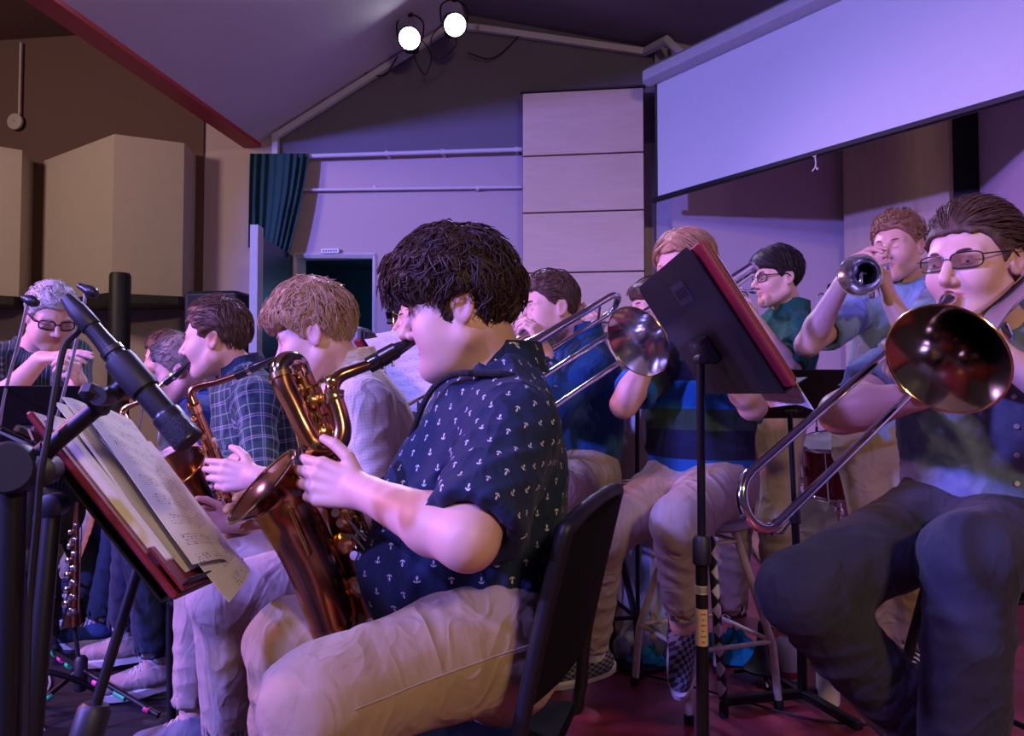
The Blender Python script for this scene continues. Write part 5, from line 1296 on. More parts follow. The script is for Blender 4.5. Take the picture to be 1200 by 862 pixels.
# 13 trombonist at the right edge
j = toes(JJ(dict(head=(1140, 308, 1.58), neck=(1162, 392, 1.66), shL=(1236, 408, 1.60), shR=(1072, 424, 1.66), elL=(1275, 480, 1.42), wrL=(1182, 424, 1.50), elR=(985, 484, 1.58), wrR=(1082, 462, 1.50),
    hipL=(1196, 612, 1.76), hipR=(1104, 612, 1.74), knL=(1138, 652, 1.40), knR=(938, 692, 1.50), anL=V((.86, 1.52, .12)), anR=(1062, 836, 1.68))), (-.5, -.8, -.15), (-.5, -.6, -.55))
p_tb, T13, hw13 = person(j, dict(label='person in grey-blue chambray shirt and glasses playing the nearest trombone', fwd=(-.84, -.53, -.12), skin=skinB, hairmat=hair_brown, res=(.012, .0034, .0075), face=dict(eye=.25, jaw=.95), fat=1.02, belly=.04, neckr=1.05,
    shirt=mat_blotch('chambray_cotton', (.13, .18, .29), (.17, .225, .33), 25), sleeve=.62, sr=(.076, .078), hem=-.05, hemtilt=-.2, collar=.036, buttons=6, seed=27, fold=.007,
    hair=dict(t=(.010, .010), dir='back', n=900, w=.0012, len=.09, curl=.12, jit=.10, lump=.002, bun=1, line=[(-.13, -.085), (-.055, -.070), (-.034, .0), (-.006, .018), (.016, -.010), (.026, .006), (.040, .034), (.062, .056), (.12, .062)]),
    trousers=blackp, tr=(.106, .082, .080), tfold=.006, shoe=sh_dark, glasses=dict(h=.0155, w=.028, z=.004, r=.0014), handL=((-.7, -.1, .5), (-.1, .8, -.2), .8), handR=((-.75, -.45, .35), (.2, -.5, .8), .8)))
# 14 player hidden behind the baritone saxophonist
j = toes(JJ(dict(head=(496, 374, 3.0), neck=(505, 415, 3.04), shL=(500, 450, 2.9), shR=(492, 444, 3.2), elL=(476, 520, 2.8), wrL=(452, 470, 2.86), elR=(478, 520, 3.15), wrR=(455, 462, 3.0),
    hipL=(515, 575, 3.0), hipR=(508, 570, 3.18), knL=(430, 590, 2.95), knR=(425, 585, 3.2), anL=(440, 730, 3.1), anR=(430, 715, 3.3))), (-1, -.2, -.15), (-1, -.2, -.15))
person(j, dict(label='person in dark blue almost hidden behind the baritone saxophonist', fwd=(-.95, -.25, -.1), skin=skinA, hairmat=hair_brown, res=(.016, .0065, .012), shirt=cloth('navy_cotton', (.025, .035, .085)), sleeve=1.8, hem=-.03, collar=.03, seed=29,
    hair=dict(t=(.022, .010), dir='fwd', n=100, len=.04), trousers=khaki2, shoe=sh_dark, handL=((-.6, .1, .5), (-.3, .9, .0), .8), handR=((-.6, -.1, .6), (.1, -.9, .2), .8)))
# ---------------------------------------------------------------- instruments in their players' hands
def pts_px(l, Y=None): return [P(*(q if len(q) == 3 else (*q, Y))) for q in l]
def place_saxes():
    saxophone((P(227, 474, 1.98).x, 2.0, .3), 'cognac lacquered tenor saxophone held by the sandy-haired person', P(227, 474, 1.96), P(300, 652, 2.30), (-1, 0, .1), pts_px([(224, 462), (231, 453), (255, 447), (284, 437), (300, 429), (321, 419)], 1.96), .10, 1.0, (lacq_cognac, lacq_gold), 'saxophones')
    saxophone((P(147, 492, 2.45).x, 2.5, .3), 'gold lacquered tenor saxophone held by the plaid shirt', P(147, 492, 2.46), P(212, 632, 2.80), (-1, 0, .1), pts_px([(144, 484), (149, 477), (168, 468), (196, 446), (208, 437), (223, 424)], 2.47), .10, 1.0, (lacq_gold, lacq_gold), 'saxophones')
    saxophone((P(124, 485, 3.0).x, 3.0, .3), 'dark saxophone held by the bright blue shirt', P(124, 486, 3.02), P(165, 590, 3.32), (-1, 0, .1), pts_px([(123, 477), (130, 470), (150, 466), (170, 461), (192, 455)], 3.03), .09, .85, (lacq_cognac, lacq_gold), 'saxophones', keys=9)
    saxophone((P(118, 470, 3.5).x, 3.5, .3), 'saxophone of the half hidden pale blue shirt', P(112, 472, 3.52), P(150, 560, 3.8), (-1, 0, .1), pts_px([(112, 464), (120, 458), (150, 450), (178, 443)], 3.52), .09, .85, (lacq_gold, lacq_gold), 'saxophones', keys=9)
place_saxes()
def baritone():
    Y = 1.36
    root = empty('baritone_saxophone', (P(400, 600, Y).x, Y, .3), 'copper baritone saxophone with coiled top and big bell', 'saxophone', 'saxophones')
    lac, km = lacq_cognac, lacq_gold
    tip = pts_px([(432, 428), (447, 420), (468, 408), (489, 398)], 1.37)
    nk = spline(pts_px([(391, 464, 1.33), (390, 452, 1.33), (398, 441, 1.34), (414, 434, 1.35), (434, 427, 1.365)]), 7)
    MB().tube(nk, lerps([.0135, .0095], len(nk) - 1), 14).build('neck', lac, root)
    MB().tube([nk[0] + V((.001, 0, .012)), nk[0] - V((0, 0, .012))], .0175, 16).build('neck_receiver', km, root)
    key_cup(root, nk[8] + V((0, -.016, .006)), V((-.2, -1, .3)), .010, km)
    m = spline(tip, 6); n = len(m)
    mp = MB().tube(m, [.0150 if i < n * .3 else .0145 - .0028 * (i / n) if i < n * .55 else .0135 * max(.3, 1 - (i / n - .55) * 1.5) for i in range(n)], 18).build('mouthpiece', ebonite, root)
    MB().tube([m[int(n * .32)], m[int(n * .62)]], [.0160, .0148], 18).build('ligature', M('ligature_dark', (.10, .09, .07), .3, metal=1), mp)
    for q in (.38, .55): MB().tube([m[int(n * q)] - V((0, .0, .012)), m[int(n * q)] - V((0, .004, .026))], .0028, 8).build('ligature_screw', silver, mp)
    # coil
    c1 = spline(pts_px([(391, 464, 1.33), (398, 486, 1.325), (401, 505, 1.32), (396, 520, 1.315), (383, 527, 1.31), (369, 520, 1.31), (357, 500, 1.31), (345, 475, 1.315), (335, 455, 1.32), (331, 441, 1.325)]), 6)
    MB().tube(c1, lerps([.0150, .0205], len(c1) - 1), 16).build('coil_tube', lac, root)
    c2 = spline(pts_px([(331, 441, 1.325), (331, 431, 1.33), (338, 425, 1.34), (347, 428, 1.355), (352, 440, 1.365)]), 6)
    MB().tube(c2, lerps([.0205, .0215], len(c2) - 1), 16).build('top_bow', lacq_brass, root)
    for q in (.0, .55, 1.): i = int((len(c1) - 1) * q); d = (c1[min(i + 1, len(c1) - 1)] - c1[max(i - 1, 0)]).normalized(); MB().tube([c1[i] - d * .005, c1[i] + d * .005], .0235 if q else .018, 16).build('ring', km, root)
    body = spline(pts_px([(352, 440, 1.365), (366, 480, 1.37), (380, 530, 1.37), (398, 590, 1.37), (420, 650, 1.38), (440, 705, 1.40)]), 5)
    nb = len(body); br = lerps([.0215, .037], nb - 1); MB().tube(body, br, 20).build('body_tube', lac, root)
    bow = spline([body[-1]] + pts_px([(448, 735, 1.41), (440, 762, 1.41), (418, 770, 1.40), (400, 752, 1.38), (390, 722, 1.37)]), 5)
    MB().tube(bow, lerps([.037, .045], len(bow) - 1), 20).build('bow', lac, root)
    bell = spline([bow[-1]] + pts_px([(376, 680, 1.345), (358, 640, 1.33), (340, 608, 1.31), (324, 584, 1.305), (307, 569, 1.295)]), 5)
    n = len(bell); be = MB().tube(bell, [.045 + .004 * (i / n) + .028 * max(0, (i / (n - 1) - .72) / .28) ** 2 for i in range(n)], 28, cap=False).build('bell', lac, root)
    e = (bell[-1] - bell[-3]).normalized(); fx = frame(e)
    MB().tube([bell[-1] + fx.col[0] * math.cos(x) * .077 + fx.col[1] * math.sin(x) * .077 for x in np.linspace(0, 6.283, 33)[:-1]], .0026, 6, closed=True).build('bell_rim', lacq_brass, be)
    # keywork on the near side of the body
    for i in range(2, nb - 1, 2):
        d = (body[i + 1] - body[i - 1]).normalized(); out = V((-.25 if i % 4 else .55, -1, .15)); out = (out - d * out.dot(d)).normalized()
        key_cup(root, body[i] + out * (br[i] + .009), out, .013 + .009 * i / nb, km)
    for side, r_ in (((.9, -.7, .2), .0025), ((-.8, -.75, 0), .0025), ((.5, -1., .1), .0022)):
        d = (body[-1] - body[0]).normalized(); out = V(side); out = (out - d * out.dot(d)).normalized()
        pts = [body[i] + out * (br[i] + .016) for i in range(2, nb, 2)]; rod = MB().tube(pts, r_, 6).build('key_rod', km, root)
        for p in pts[::2]: MB().tube([p - out * .016, p + out * .003], [.0018, .0032], 6).build('post', km, rod)
    for i, (x, y) in enumerate(((404, 612), (412, 630), (420, 650), (428, 668), (398, 600))):
        q = P(x, y, 1.335); MB().tube(spline([q, q + V((.018, -.006, .012)), q + V((.030, 0, -.006)), q + V((.022, .004, -.022))], 4), .0028, 6).build('key_lever', silver if i % 2 else km, root)
        MB().lathe([(.0075, 0), (.008, .002), (.0001, .004)], q + V((-.006, -.004, 0)), (-.2, -1, .2), 12).build('key_pearl', pearl, root)
    gd = P(425, 640, 1.32)
    for k in range(3): MB().tube(spline([gd + V((-.03 + .012 * k, 0, .05 - .03 * k)), gd + V((0 + .012 * k, -.012, .02 - .03 * k)), gd + V((.02 + .01 * k, 0, .0 - .03 * k))], 4), .003, 6).build('key_guard', silver, root)
    q = P(353, 628, 1.255); MB().rbox(P(352, 622, 1.262), (.016, .006, .085), frame(V((.35, .02, -.8))), .002).build('bell_brace', km, root)
baritone()
strap = MB().tube(spline([vec(hw1((.065, -.02, -.125))) + np.array((.0, .0, .0)), P(556, 437, 1.26), P(535, 438, 1.27), P(514, 448, 1.29), P(498, 470, 1.31), P(484, 505, 1.34), P(468, 545, 1.37), P(412, 592, 1.36)], 6), .0055, 8).build('neck_strap', cloth('black_webbing', (.015, .015, .017)), None, label='black neck strap between the navy collar and the baritone saxophone', cat='strap')
st2 = MB().tube(spline([P(556, 437, 1.25), P(600, 440, 1.235), P(628, 462, 1.30), P(640, 480, 1.36)], 6), .006, 8).build('strap_band', MATS['black_webbing'], strap)

mp = V(hw13((0, .100, -.066))); tb_a = P(856, 574, 1.14) - mp
tbn, Wn = trombone('nearest trombone with dark bell mouth and long chrome slide', mp, tb_a, (.36, -.9, .14), slide=tb_a.length - .02, bell_at=.30, bell_off=.112, back=.30, bell_r=.099, fatt=True, mats=(lacq_brass,), group='trombones')
mp7 = P(624, 388, 2.62); trombone('trombone with long chrome tubes held by the blue hooded top', mp7, (-.76, -.34, -.47), (.3, -.9, .1), slide=.66, bell_at=.30, back=.33, mats=(silver,), group='trombones')
mp10 = P(782, 348, 2.38); trombone('trombone with silver bell held by the striped polo shirt', mp10, (-.66, -.52, -.42), (-.1, -.8, -.25), slide=.72, bell_at=.30, bell_off=.11, back=.36, mats=(silver,), fatt=True, group='trombones')
mp12 = P(1040, 306, 2.69); trumpet('silver trumpet pointing at the camera, held by the pale blue shirt', mp12, P(998, 325, 2.26) - mp12, group='trumpets')
mp11 = P(884, 341, 3.2); trumpet('trumpet held by the green shirt behind the maroon folder', mp11, (-.80, -.55, -.06), group='trumpets')
mp9 = P(737, 379, 3.26); trumpet('trumpet held up by the young person in white', mp9, (-.95, -.25, -.02), group='trumpets')
mp8 = P(600, 381, 3.25); trumpet('trumpet of the half hidden person in glasses', mp8, (-.95, -.2, -.03), mats=(lacq_gold,), group='trumpets')
mp14 = P(473, 396, 2.92); trumpet('trumpet of the player hidden behind the baritone saxophonist', mp14, (-.85, -.25, -.40), mats=(lacq_brass,), group='trumpets')

# ---------------------------------------------------------------- seats
bari_seat = V((T1['pel'][0] - .02, T1['pel'][1], 0))
stack_chair('black padded chair carrying the baritone saxophonist', (bari_seat.x - .085, bari_seat.y + .02), math.pi - .30, 'band chairs', h=.40)
stack_chair('black chair under the sandy-haired saxophonist', (T2['pel'][0] - .02, T2['pel'][1]), math.pi, 'band chairs', h=.42)
for (px, Y, lab) in ((311, 2.53, 'black chair under the plaid shirt'), (254, 3.09, 'black chair under the bright blue shirt'), (236, 3.55, 'black chair under the half hidden pale blue shirt')):
    stack_chair(lab, ((px - 600) / 900 * Y, Y), math.pi, 'band chairs', h=.40)
stack_chair('black chair under the player hidden behind the baritone saxophonist', ((512 - 600) / 900 * 3.09, 3.09), math.pi, 'band chairs', h=.43)
worn = M('worn_cream_paint', (.64, .57, .44), .5, var=.45, scale=30)
stool('worn cream metal stool under the striped polo shirt', ((822 - 600) / 900 * 2.58, 2.58, 0), .60, worn, M('stool_seat_grey', (.30, .29, .32), .5), yaw=.35, spread=.235, group='tall stools')
stool('tall black stool under the nearest trombonist', ((1150 - 600) / 900 * 1.78, 1.80, 0), .62, black_metal, black_plastic, yaw=.2, group='tall stools')
stool('tall black stool under the blue hooded top', ((688 - 600) / 900 * 2.84, 2.86, 0), .60, black_metal, black_plastic, yaw=.2, group='tall stools')
stool('tall black stool under the conductor', ((38 - 600) / 900 * 3.12, 3.14, 0), .49, black_metal, black_plastic, yaw=.2, group='tall stools')

# ---------------------------------------------------------------- music stands
c = V((.385, 1.575, 1.13)); sb, (bx, by, bn) = music_stand('black music stand seen from behind with a maroon folder, right of centre', c, (0, 1, 0), (-.54, 0, .84), .53, .30, foot=(.385, 1.575, 0), group='music stands')
fo = empty('music_folder', c - by * .15, 'maroon music folder lying open on the right-hand stand', 'folder', 'maroon folders')
MB().rbox(c + bn * .010 - bx * .012, (.57, .29, .010), Matrix((bx, by, bn)).transposed(), .003).build('cover', folder_mat, fo, smooth=False)
MB().rbox(c + bn * .020 - bx * .27, (.016, .285, .012), Matrix((bx, by, bn)).transposed(), .003).build('edge_binding', folder_mat, fo, smooth=False)
sheet_page(fo, 'sheet', c + bn * .021 - bx * .14 - by * .01, bx, by, .23, .31); sheet_page(fo, 'sheet', c + bn * .021 + bx * .13 - by * .01, bx, by, .23, .31)
sheet_page(fo, 'loose_sheet', c + bn * .026 - bx * .16 - by * .045, bx, by, .22, .31, bend=.006)
lm = M('pole_label_white', (.60, .58, .52), .6); lt = MB(); pz = V((.385, 1.575, .0))
for z0, z1, mt, nm in ((P(815, 695, 1.575).z, P(815, 685, 1.575).z, lm, 'pole_sticker'), (P(815, 755, 1.575).z, P(815, 712, 1.575).z, M('pole_label_tan', (.62, .48, .30), .6), 'pole_label')):
    lb = MB().tube([pz + V((0, 0, z0)), pz + V((0, 0, z1))], .0131, 16).build(nm, mt, sb)
    for k in range(5 if nm == 'pole_sticker' else 6):
        if nm == 'pole_sticker': MB().box(pz + V((-.007 + .0035 * k, -.0128 + .0004 * abs(k - 2), (z0 + z1) / 2)), (.0014, .0016, .012)).build('print_mark', black_plastic, lb, smooth=False)
        else: MB().box(pz + V((0, -.0128, z0 + (z1 - z0) * (.12 + .15 * k))), (.010 if k % 2 else .006, .0016, .003)).build('print_mark', M('print_red', (.5, .10, .06), .6), lb, smooth=False)
MB().box(c - bn * .0035 + by * .085 - bx * .06, (.11, .045, .0012), Matrix((bx, by, bn)).transposed()).build('embossed_plate', M('black_emboss', (.016, .016, .018), .35), sb, smooth=False)
for k in range(4): MB().box(c - bn * .0045 + by * .085 - bx * (.025 + .022 * k), (.013, .020, .0012), Matrix((bx, by, bn)).transposed()).build('embossed_letter', black_metal, sb, smooth=False)
# baritone's stand at the left
A, B = P(38, 494, 1.05), P(199, 697, 1.05); ax_y = (A - B); hgt = ax_y.length; ax_y.normalize(); ax_x = V((-.30, .95, 0)); ax_x = (ax_x - ax_y * ax_x.dot(ax_y)).normalized()
wd_ = .46; c = (A + B) / 2 + ax_x * wd_ / 2; n_ = ax_x.cross(ax_y)
if n_.x < 0: ax_x = -ax_x; n_ = -n_
foot = V((-.74, 1.14, 0))
sa, _ = music_stand('black music stand with an open book of parts before the baritone saxophone', c - n_ * .012, ax_x, ax_y, wd_, hgt, foot=(foot.x, foot.y, 0), rt=.0165, group='music stands')
pz0, pz1 = V((foot.x, foot.y, .10)), c - n_ * .012 - ax_y * .05 - n_ * .03
lbl = MB().tube([pz0.lerp(pz1, .50), pz0.lerp(pz1, .57)], .0170, 14).build('pole_label', lm, sa)
fo2 = empty('music_folder', c - ax_y * hgt / 2, 'maroon folder stuffed with parts on the left-hand stand', 'folder', 'maroon folders'); FM = Matrix((ax_x, ax_y, n_)).transposed()
MB().rbox(c + n_ * .006, (wd_ + .03, hgt + .02, .010), FM, .003).build('cover', folder_mat, fo2, smooth=False)
for s_ in (-1, 1): MB().rbox(c + n_ * .012 + ax_x * s_ * .11 + ax_y * .02, (.21, hgt * .86, .008 + .012 * (s_ * (1 if ax_x.y < 0 else -1) > 0)), FM, .002).build('page_block', paper_mat, fo2, smooth=False)
MB().rbox(c + n_ * .018 - ax_y * hgt * .40, (wd_ + .02, .075, .004), FM, .001).build('pocket', folder_mat, fo2, smooth=False)
rsn = random.Random(4)
for k, (dx, dy, w_, h_, rot) in enumerate(((.02, .02, .40, .31, .0), (-.02, .045, .22, .30, .06), (.10, .05, .22, .30, -.05), (.05, -.035, .36, .31, .10), (-.04, .00, .23, .29, -.10))):
    xr = (ax_x * math.cos(rot) + ax_y * math.sin(rot)); yr = (ax_y * math.cos(rot) - ax_x * math.sin(rot))
    sheet_page(fo2, 'loose_sheet', c + ax_x * dx + ax_y * dy, xr, yr, w_, h_, lift=.022 + .004 * k, bend=.008)
# trumpets' stand between green and pale blue shirts: wide black desk, flat cross base
c = P(928, 462, 2.50); y_ = V((0, -.80, .60)); s3, _ = music_stand('wide black music stand in front of the standing trumpeters', c, (-1, 0, 0), y_, .54, .26, foot=(P(936, 462, 2.52).x, 2.52, 0), group='music stands', legs=False)
f3 = V((P(936, 462, 2.52).x, 2.52, 0))
for t in (.25, .25 + math.pi / 2, .25 + math.pi, .25 + 1.5 * math.pi):
    d = V((math.cos(t), math.sin(t) * .9, 0)); MB().rbox(f3 + d * .14 + V((0, 0, .035)), (.27, .028, .028), Matrix((d.normalized(), V((-d.y, d.x, 0)).normalized(), V((0, 0, 1)))).transposed(), .004).build('leg', black_metal, s3, smooth=False)
MB().tube([f3 + V((0, 0, .02)), f3 + V((0, 0, .40))], .016, 12).build('lower_tube', black_metal, s3)
# stand with sheets behind the baritone player
c = P(476, 438, 2.55); s4, (x4, y4, n4) = music_stand('music stand with white sheets seen between the two nearest saxophonists', c, (.55, -.75, 0), (-.45, -.30, .80), .46, .30, group='music stands')
for k, (dx, dy) in enumerate(((.0, .0), (.10, .015))): sheet_page(s4, 'sheet', c + x4 * dx + y4 * dy + n4 * .006, x4, y4, .24, .30, bend=.005)
MB().rbox(c + n4 * .004 - x4 * .19, (.05, .30, .012), Matrix((x4, y4, n4)).transposed(), .003).build('folder_edge', folder_mat, s4, smooth=False)
c = P(467, 362, 3.5); music_stand('small black music stand with empty desk far behind the mouthpiece', c, (1, 0, 0), (0, .50, .86), .10, .10, group='music stands')
# conductor's stand
c = P(35, 494, 2.42); s5, (x5, y5, n5) = music_stand("conductor's black music stand with a white score", c, (-1, .0, 0), (0, -.75, .66), .56, .34, group='music stands')
c = P(10, 505, 1.9); s6, (x6, y6, n6) = music_stand('low black music stand with a white page at the left edge', c, (.6, -.8, 0), (-.62, -.46, .45), .48, .32, group='music stands')
sheet_page(s6, 'sheet', c + n6 * .006, x6, y6, .30, .31, bend=.004, mat=paper_mat); sheet_page(s5, 'sheet', P(35, 494, 2.42) + n5 * .006, x5, y5, .40, .30, bend=.004)

# ---------------------------------------------------------------- microphones
mic = empty('microphone_stand', P(20, 862, 1.0).xy.to_3d(), 'large black microphone on a boom aimed at the saxophone bell', 'microphone')
tipm, tail = P(222, 518, .98), P(108, 384, 1.0)
b_, dm, nm_ = mic_body(mic, tipm, tail, .0165)
sil = M('mic_ring_silver', (.5, .5, .5), .25, metal=1)
MB().tube([tail.lerp(tipm, .20), tail.lerp(tipm, .235)], .0152, 18).build('silver_ring', sil, b_)
MB().lathe([(.0190, 0), (.0200, .002), (.0200, .030), (.0190, .032)], tipm + dm * .002, dm, 20).build('grille', M('mic_mesh', (.03, .03, .032), .35, metal=.6, bump=.8, bscale=700), b_)
MB().lathe([(.0125, 0), (.0135, .002), (.0125, .03), (.008, .055)], tail, dm, 14).build('cable_plug', black_plastic, mic)
clipc = tail.lerp(tipm, .42); MB().lathe([(.0190, -.028), (.0200, -.02), (.0200, .02), (.0190, .028)], clipc, dm, 18).build('mic_clip', black_plastic, mic)
armA, armB = P(150, 447, 1.0), P(58, 524, 1.0)
MB().tube([clipc, armA], [.014, .012], 10).build('clip_neck', black_plastic, mic); MB().lathe([(.012, -.016), (.013, -.01), (.013, .01), (.012, .016)], P(122, 464, .985), (0, 1, 0), 12).build('clip_screw', black_plastic, mic)
MB().rbox(P(112, 468, .99), (.055, .022, .024), frame(V((0, 0, 1))) @ Matrix.Rotation(-.6, 3, 'Y'), .006).build('clip_hinge', black_plastic, mic)
MB().tube([armA, armB], .0115, 12).build('boom_arm', black_metal, mic)
MB().tube([armB, P(20, 556, 1.02)], .013, 12).build('boom_arm', black_metal, mic)
MB().lathe([(.030, -.03), (.034, -.024), (.034, .024), (.030, .03)], P(16, 548, 1.0), (.3, -1, .1), 20).build('boom_clutch', black_plastic, mic)
MB().lathe([(.012, -.04), (.02, -.03), (.02, .0), (.012, .006)], P(46, 552, .99), (.2, -1, 0), 14).build('clutch_knob', black_plastic, mic)
pb = P(16, 560, 1.0); MB().tube([pb, V((pb.x, pb.y, .03))], .0155, 14).build('pole', black_metal, mic)
for k in range(3):
    t = 2.1 * k + .4; MB().tube([V((pb.x, pb.y, .10)), V((pb.x + .30 * math.cos(t), pb.y + .30 * math.sin(t), .012))], .010, 8).build('leg', black_metal, mic)
cable('cable', [tail + dm * .05, P(94, 383, 1.02), P(76, 405, 1.02), P(66, 450, 1.0), P(56, 510, .98), P(48, 552, .97), P(44, 600, .98), P(34, 720, 1.0), P(30, 900, 1.0)], .0042, rubber, mic)
m2 = empty('tripod_pole', P(48, 862, 1.1).xy.to_3d(), 'second slim black stand pole rising at the left edge', 'stand')
MB().tube([P(62, 590, 1.12), P(38, 862, 1.06), V((P(30, 862, 1.04).x, 1.04, .02))], [.0125, .013, .013], 12).build('pole', black_metal, m2)
MB().lathe([(.013, -.018), (.018, -.014), (.018, .014), (.013, .018)], P(62, 592, 1.12), (.1, -1, 0), 14).build('knob', black_plastic, m2)
MB().lathe([(.12, 0), (.12, .012), (.02, .025)], V((P(30, 862, 1.04).x, 1.04, 0)), (0, 0, 1), 20).build('base', black_metal, m2)
def small_mic(label, tip, tail, stand, r=.013, tube=.005, base=True):
    tip, tail = V(tip), V(tail); q = stand[-1]; root = empty('microphone_stand', (q.x, q.y, 0), label, 'microphone', 'small microphones')
    d = (tail - tip); MB().lathe([(.0001, 0), (r * .8, .004), (r * 1.3, .014), (r * 1.3, .03), (r * .9, .045), (r * .8, d.length * .8), (r * .6, d.length)], tip, d, 14).build('microphone', M('mic_black', (.016, .016, .018)), root)
    MB().tube(spline(stand, 6), tube, 8).build('stand_tube', metal('stand_steel', (.45, .45, .48), .3) if tube < .0055 else black_metal, root)
    MB().tube([V((q.x, q.y, q.z)), V((q.x, q.y, .02))], .008, 8).build('pole', black_metal, root); MB().lathe([(.12, 0), (.12, .012), (.02, .022)], (q.x, q.y, 0), (0, 0, 1), 20).build('base', black_metal, root)
small_mic('small microphone in front of the conductor, right of his head', P(115, 346, 2.2), P(92, 334, 2.2), [P(100, 344, 2.2), P(97, 365, 2.2), P(80, 440, 2.2), P(54, 540, 2.2), P(40, 610, 2.2)])
small_mic('small microphone crossing the shirt collar of the conductor', P(46, 356, 2.3), P(26, 348, 2.3), [P(33, 353, 2.3), P(22, 400, 2.3), P(4, 470, 2.3), P(-8, 560, 2.3)])
small_mic('small round microphone near the bright blue shirt', P(208, 388, 3.6), P(204, 400, 3.6), [P(200, 398, 3.6), P(184, 404, 3.6), P(176, 420, 3.6), P(172, 450, 3.6), P(160, 520, 3.6)])
small_mic('small microphone against the wall between green and pale blue shirts', P(973, 332, 4.3), P(972, 350, 4.3), [P(972, 348, 4.3), P(960, 345, 4.3), P(957, 370, 4.3), P(957, 500, 4.3)])
small_mic('slim microphone pole behind the striped polo shirt', P(747, 455, 2.9), P(747, 472, 2.9), [P(747, 470, 2.9), P(747, 520, 2.9), P(747, 640, 2.9)], tube=.009)

# ---------------------------------------------------------------- small instrument on a taped stand
sp_ = empty('clarinet_stand', (P(92, 745, 2.55).x, 2.55, 0), 'folding instrument stand with green and pink tape on its legs', 'stand')
hub = V((P(95, 775, 2.5).x, 2.5, .10)); MB().lathe([(.016, -.05), (.02, -.04), (.02, .05), (.012, .06)], hub, (0, 0, 1), 14).build('hub', black_plastic, sp_)
tapeg, tapep = M('green_tape', (.03, .55, .20), .5), M('pink_tape', (.75, .06, .32), .5)
for e, bands in ((P(186, 833, 2.40), ((.2, tapep, .05), (.52, tapeg, .14), (.86, tapep, .06))), (P(40, 829, 2.46), ((.75, tapeg, .30),)), (P(60, 705, 3.0), ((.35, tapeg, .08), (.60, tapep, .10), (.85, tapeg, .08)))):
    e = V((e.x, e.y, .014)); lg = MB().tube([hub + V((0, 0, .02)), e], .0085, 10).build('leg', black_metal, sp_)
    for q, mt, w_ in bands: a_, b_ = hub.lerp(e, max(.05, q - w_ / 2)), hub.lerp(e, min(.98, q + w_ / 2)); MB().tube([a_, b_], .0105, 10).build('tape_band', mt, lg)
cl_ = empty('soprano_saxophone', (hub.x, hub.y, .12), 'slim straight soprano saxophone upright on the taped stand', 'saxophone', 'saxophones')
t0, t1 = P(90, 588, 2.5), P(84, 732, 2.5); MB().tube([t0, t0.lerp(t1, .12), t0.lerp(t1, .15), t0.lerp(t1, .85), t1], [.006, .0075, .010, .019, .030], 14).build('body_tube', lacq_cognac, cl_)
for i in range(13):
    q = t0.lerp(t1, .18 + .058 * i); o_ = V((.5 * (-1) ** i, -1, 0)).normalized(); key_cup(cl_, q + o_ * (.016 + .0008 * i), o_, .0075 + .0005 * i, silver)
    if i % 2: MB().tube([q + V((.022, -.006, .02)), q + V((.024, -.008, -.03))], .002, 6).build('key_rod', silver, cl_)
MB().tube([hub, t1 + V((0, 0, .05))], .007, 8).build('peg', black_plastic, sp_)

# ---------------------------------------------------------------- drum kit behind the trumpeters
red_shell = M('red_sparkle_shell', (.16, .010, .020), .25, var=.4, scale=300, coat=.6); headm = M('drum_head', (.62, .60, .58), .6)
def drum(label, c, d, r, depth, lugs=8, legs=()):
    c = V(c); d = V(d).normalized(); root = empty('drum', (c.x, c.y, 0), label, 'drum', 'drum kit'); f = frame(d)
    MB().lathe([(r, -depth / 2), (r, depth / 2)], c, d, 32).build('shell', red_shell, root)
    for s_ in (-1, 1):
        e = c + d * s_ * (depth / 2); MB().lathe([(.0001, .004 * s_), (r * .98, .004 * s_)], e, d, 32).build('head', headm if s_ > 0 else M('drum_head_black', (.02, .02, .02), .4), root)
        MB().tube([e + f.col[0] * math.cos(t) * (r + .006) + f.col[1] * math.sin(t) * (r + .006) for t in np.linspace(0, 6.283, 33)[:-1]], .010, 8, closed=True).build('hoop', chrome, root)
    for k in range(lugs):
        t = 6.283 * k / lugs; o_ = f.col[0] * math.cos(t) + f.col[1] * math.sin(t); p = c + o_ * (r + .012)
        lg = MB().rbox(p, (.02, .02, min(.06, depth * .4)), Matrix((o_, d.cross(o_), d)).transposed(), .005).build('lug', chrome, root)
        MB().tube([p + d * depth * .52 + o_ * .004, p - d * depth * .52 + o_ * .004], .0035, 6).build('tension_rod', chrome, lg)
    for (a_, b_) in legs: MB().tube([a_, b_], .008, 8).build('leg', chrome, root)
    return root
bd = V((P(955, 640, 4.15).x, 4.20, .29)); drum('large red bass drum with chrome hoops behind the trumpeters', bd, (-.75, -.65, 0), .28, .38, 8, [(bd + V((-.20, -.22, -.15)), bd + V((-.34, -.36, -.28))), (bd + V((.22, -.20, -.15)), bd + V((.34, -.30, -.28)))])
fd = V((P(962, 552, 3.9).x, 3.72, .66)); drum('red tom drum with chrome lugs above the bass drum', fd, (-.15, -.2, .95), .155, .24, 8, [(fd - V((0, 0, .1)), V((fd.x + .03, fd.y + .30, .50)))])
sd_ = V((P(1030, 575, 4.1).x + .12, 4.3, .62)); drum('shallow red snare drum beside the tom', sd_, (0, -.1, 1), .165, .13, 8, [(sd_ - V((0, 0, .06)), V((sd_.x + .22 * math.cos(t), sd_.y + .22 * math.sin(t), .01))) for t in (0, 2.1, 4.2)])
hh = empty('drum_hardware', (P(984, 600, 3.75).x, 3.72, 0), 'chrome drum hardware stand with clamps and wing nuts', 'stand', 'drum kit'); hx = V((P(984, 600, 3.72).x, 3.72, 0))
MB().tube([hx + V((0, 0, .02)), hx + V((0, 0, .75))], .012, 10).build('tube', chrome, hh)
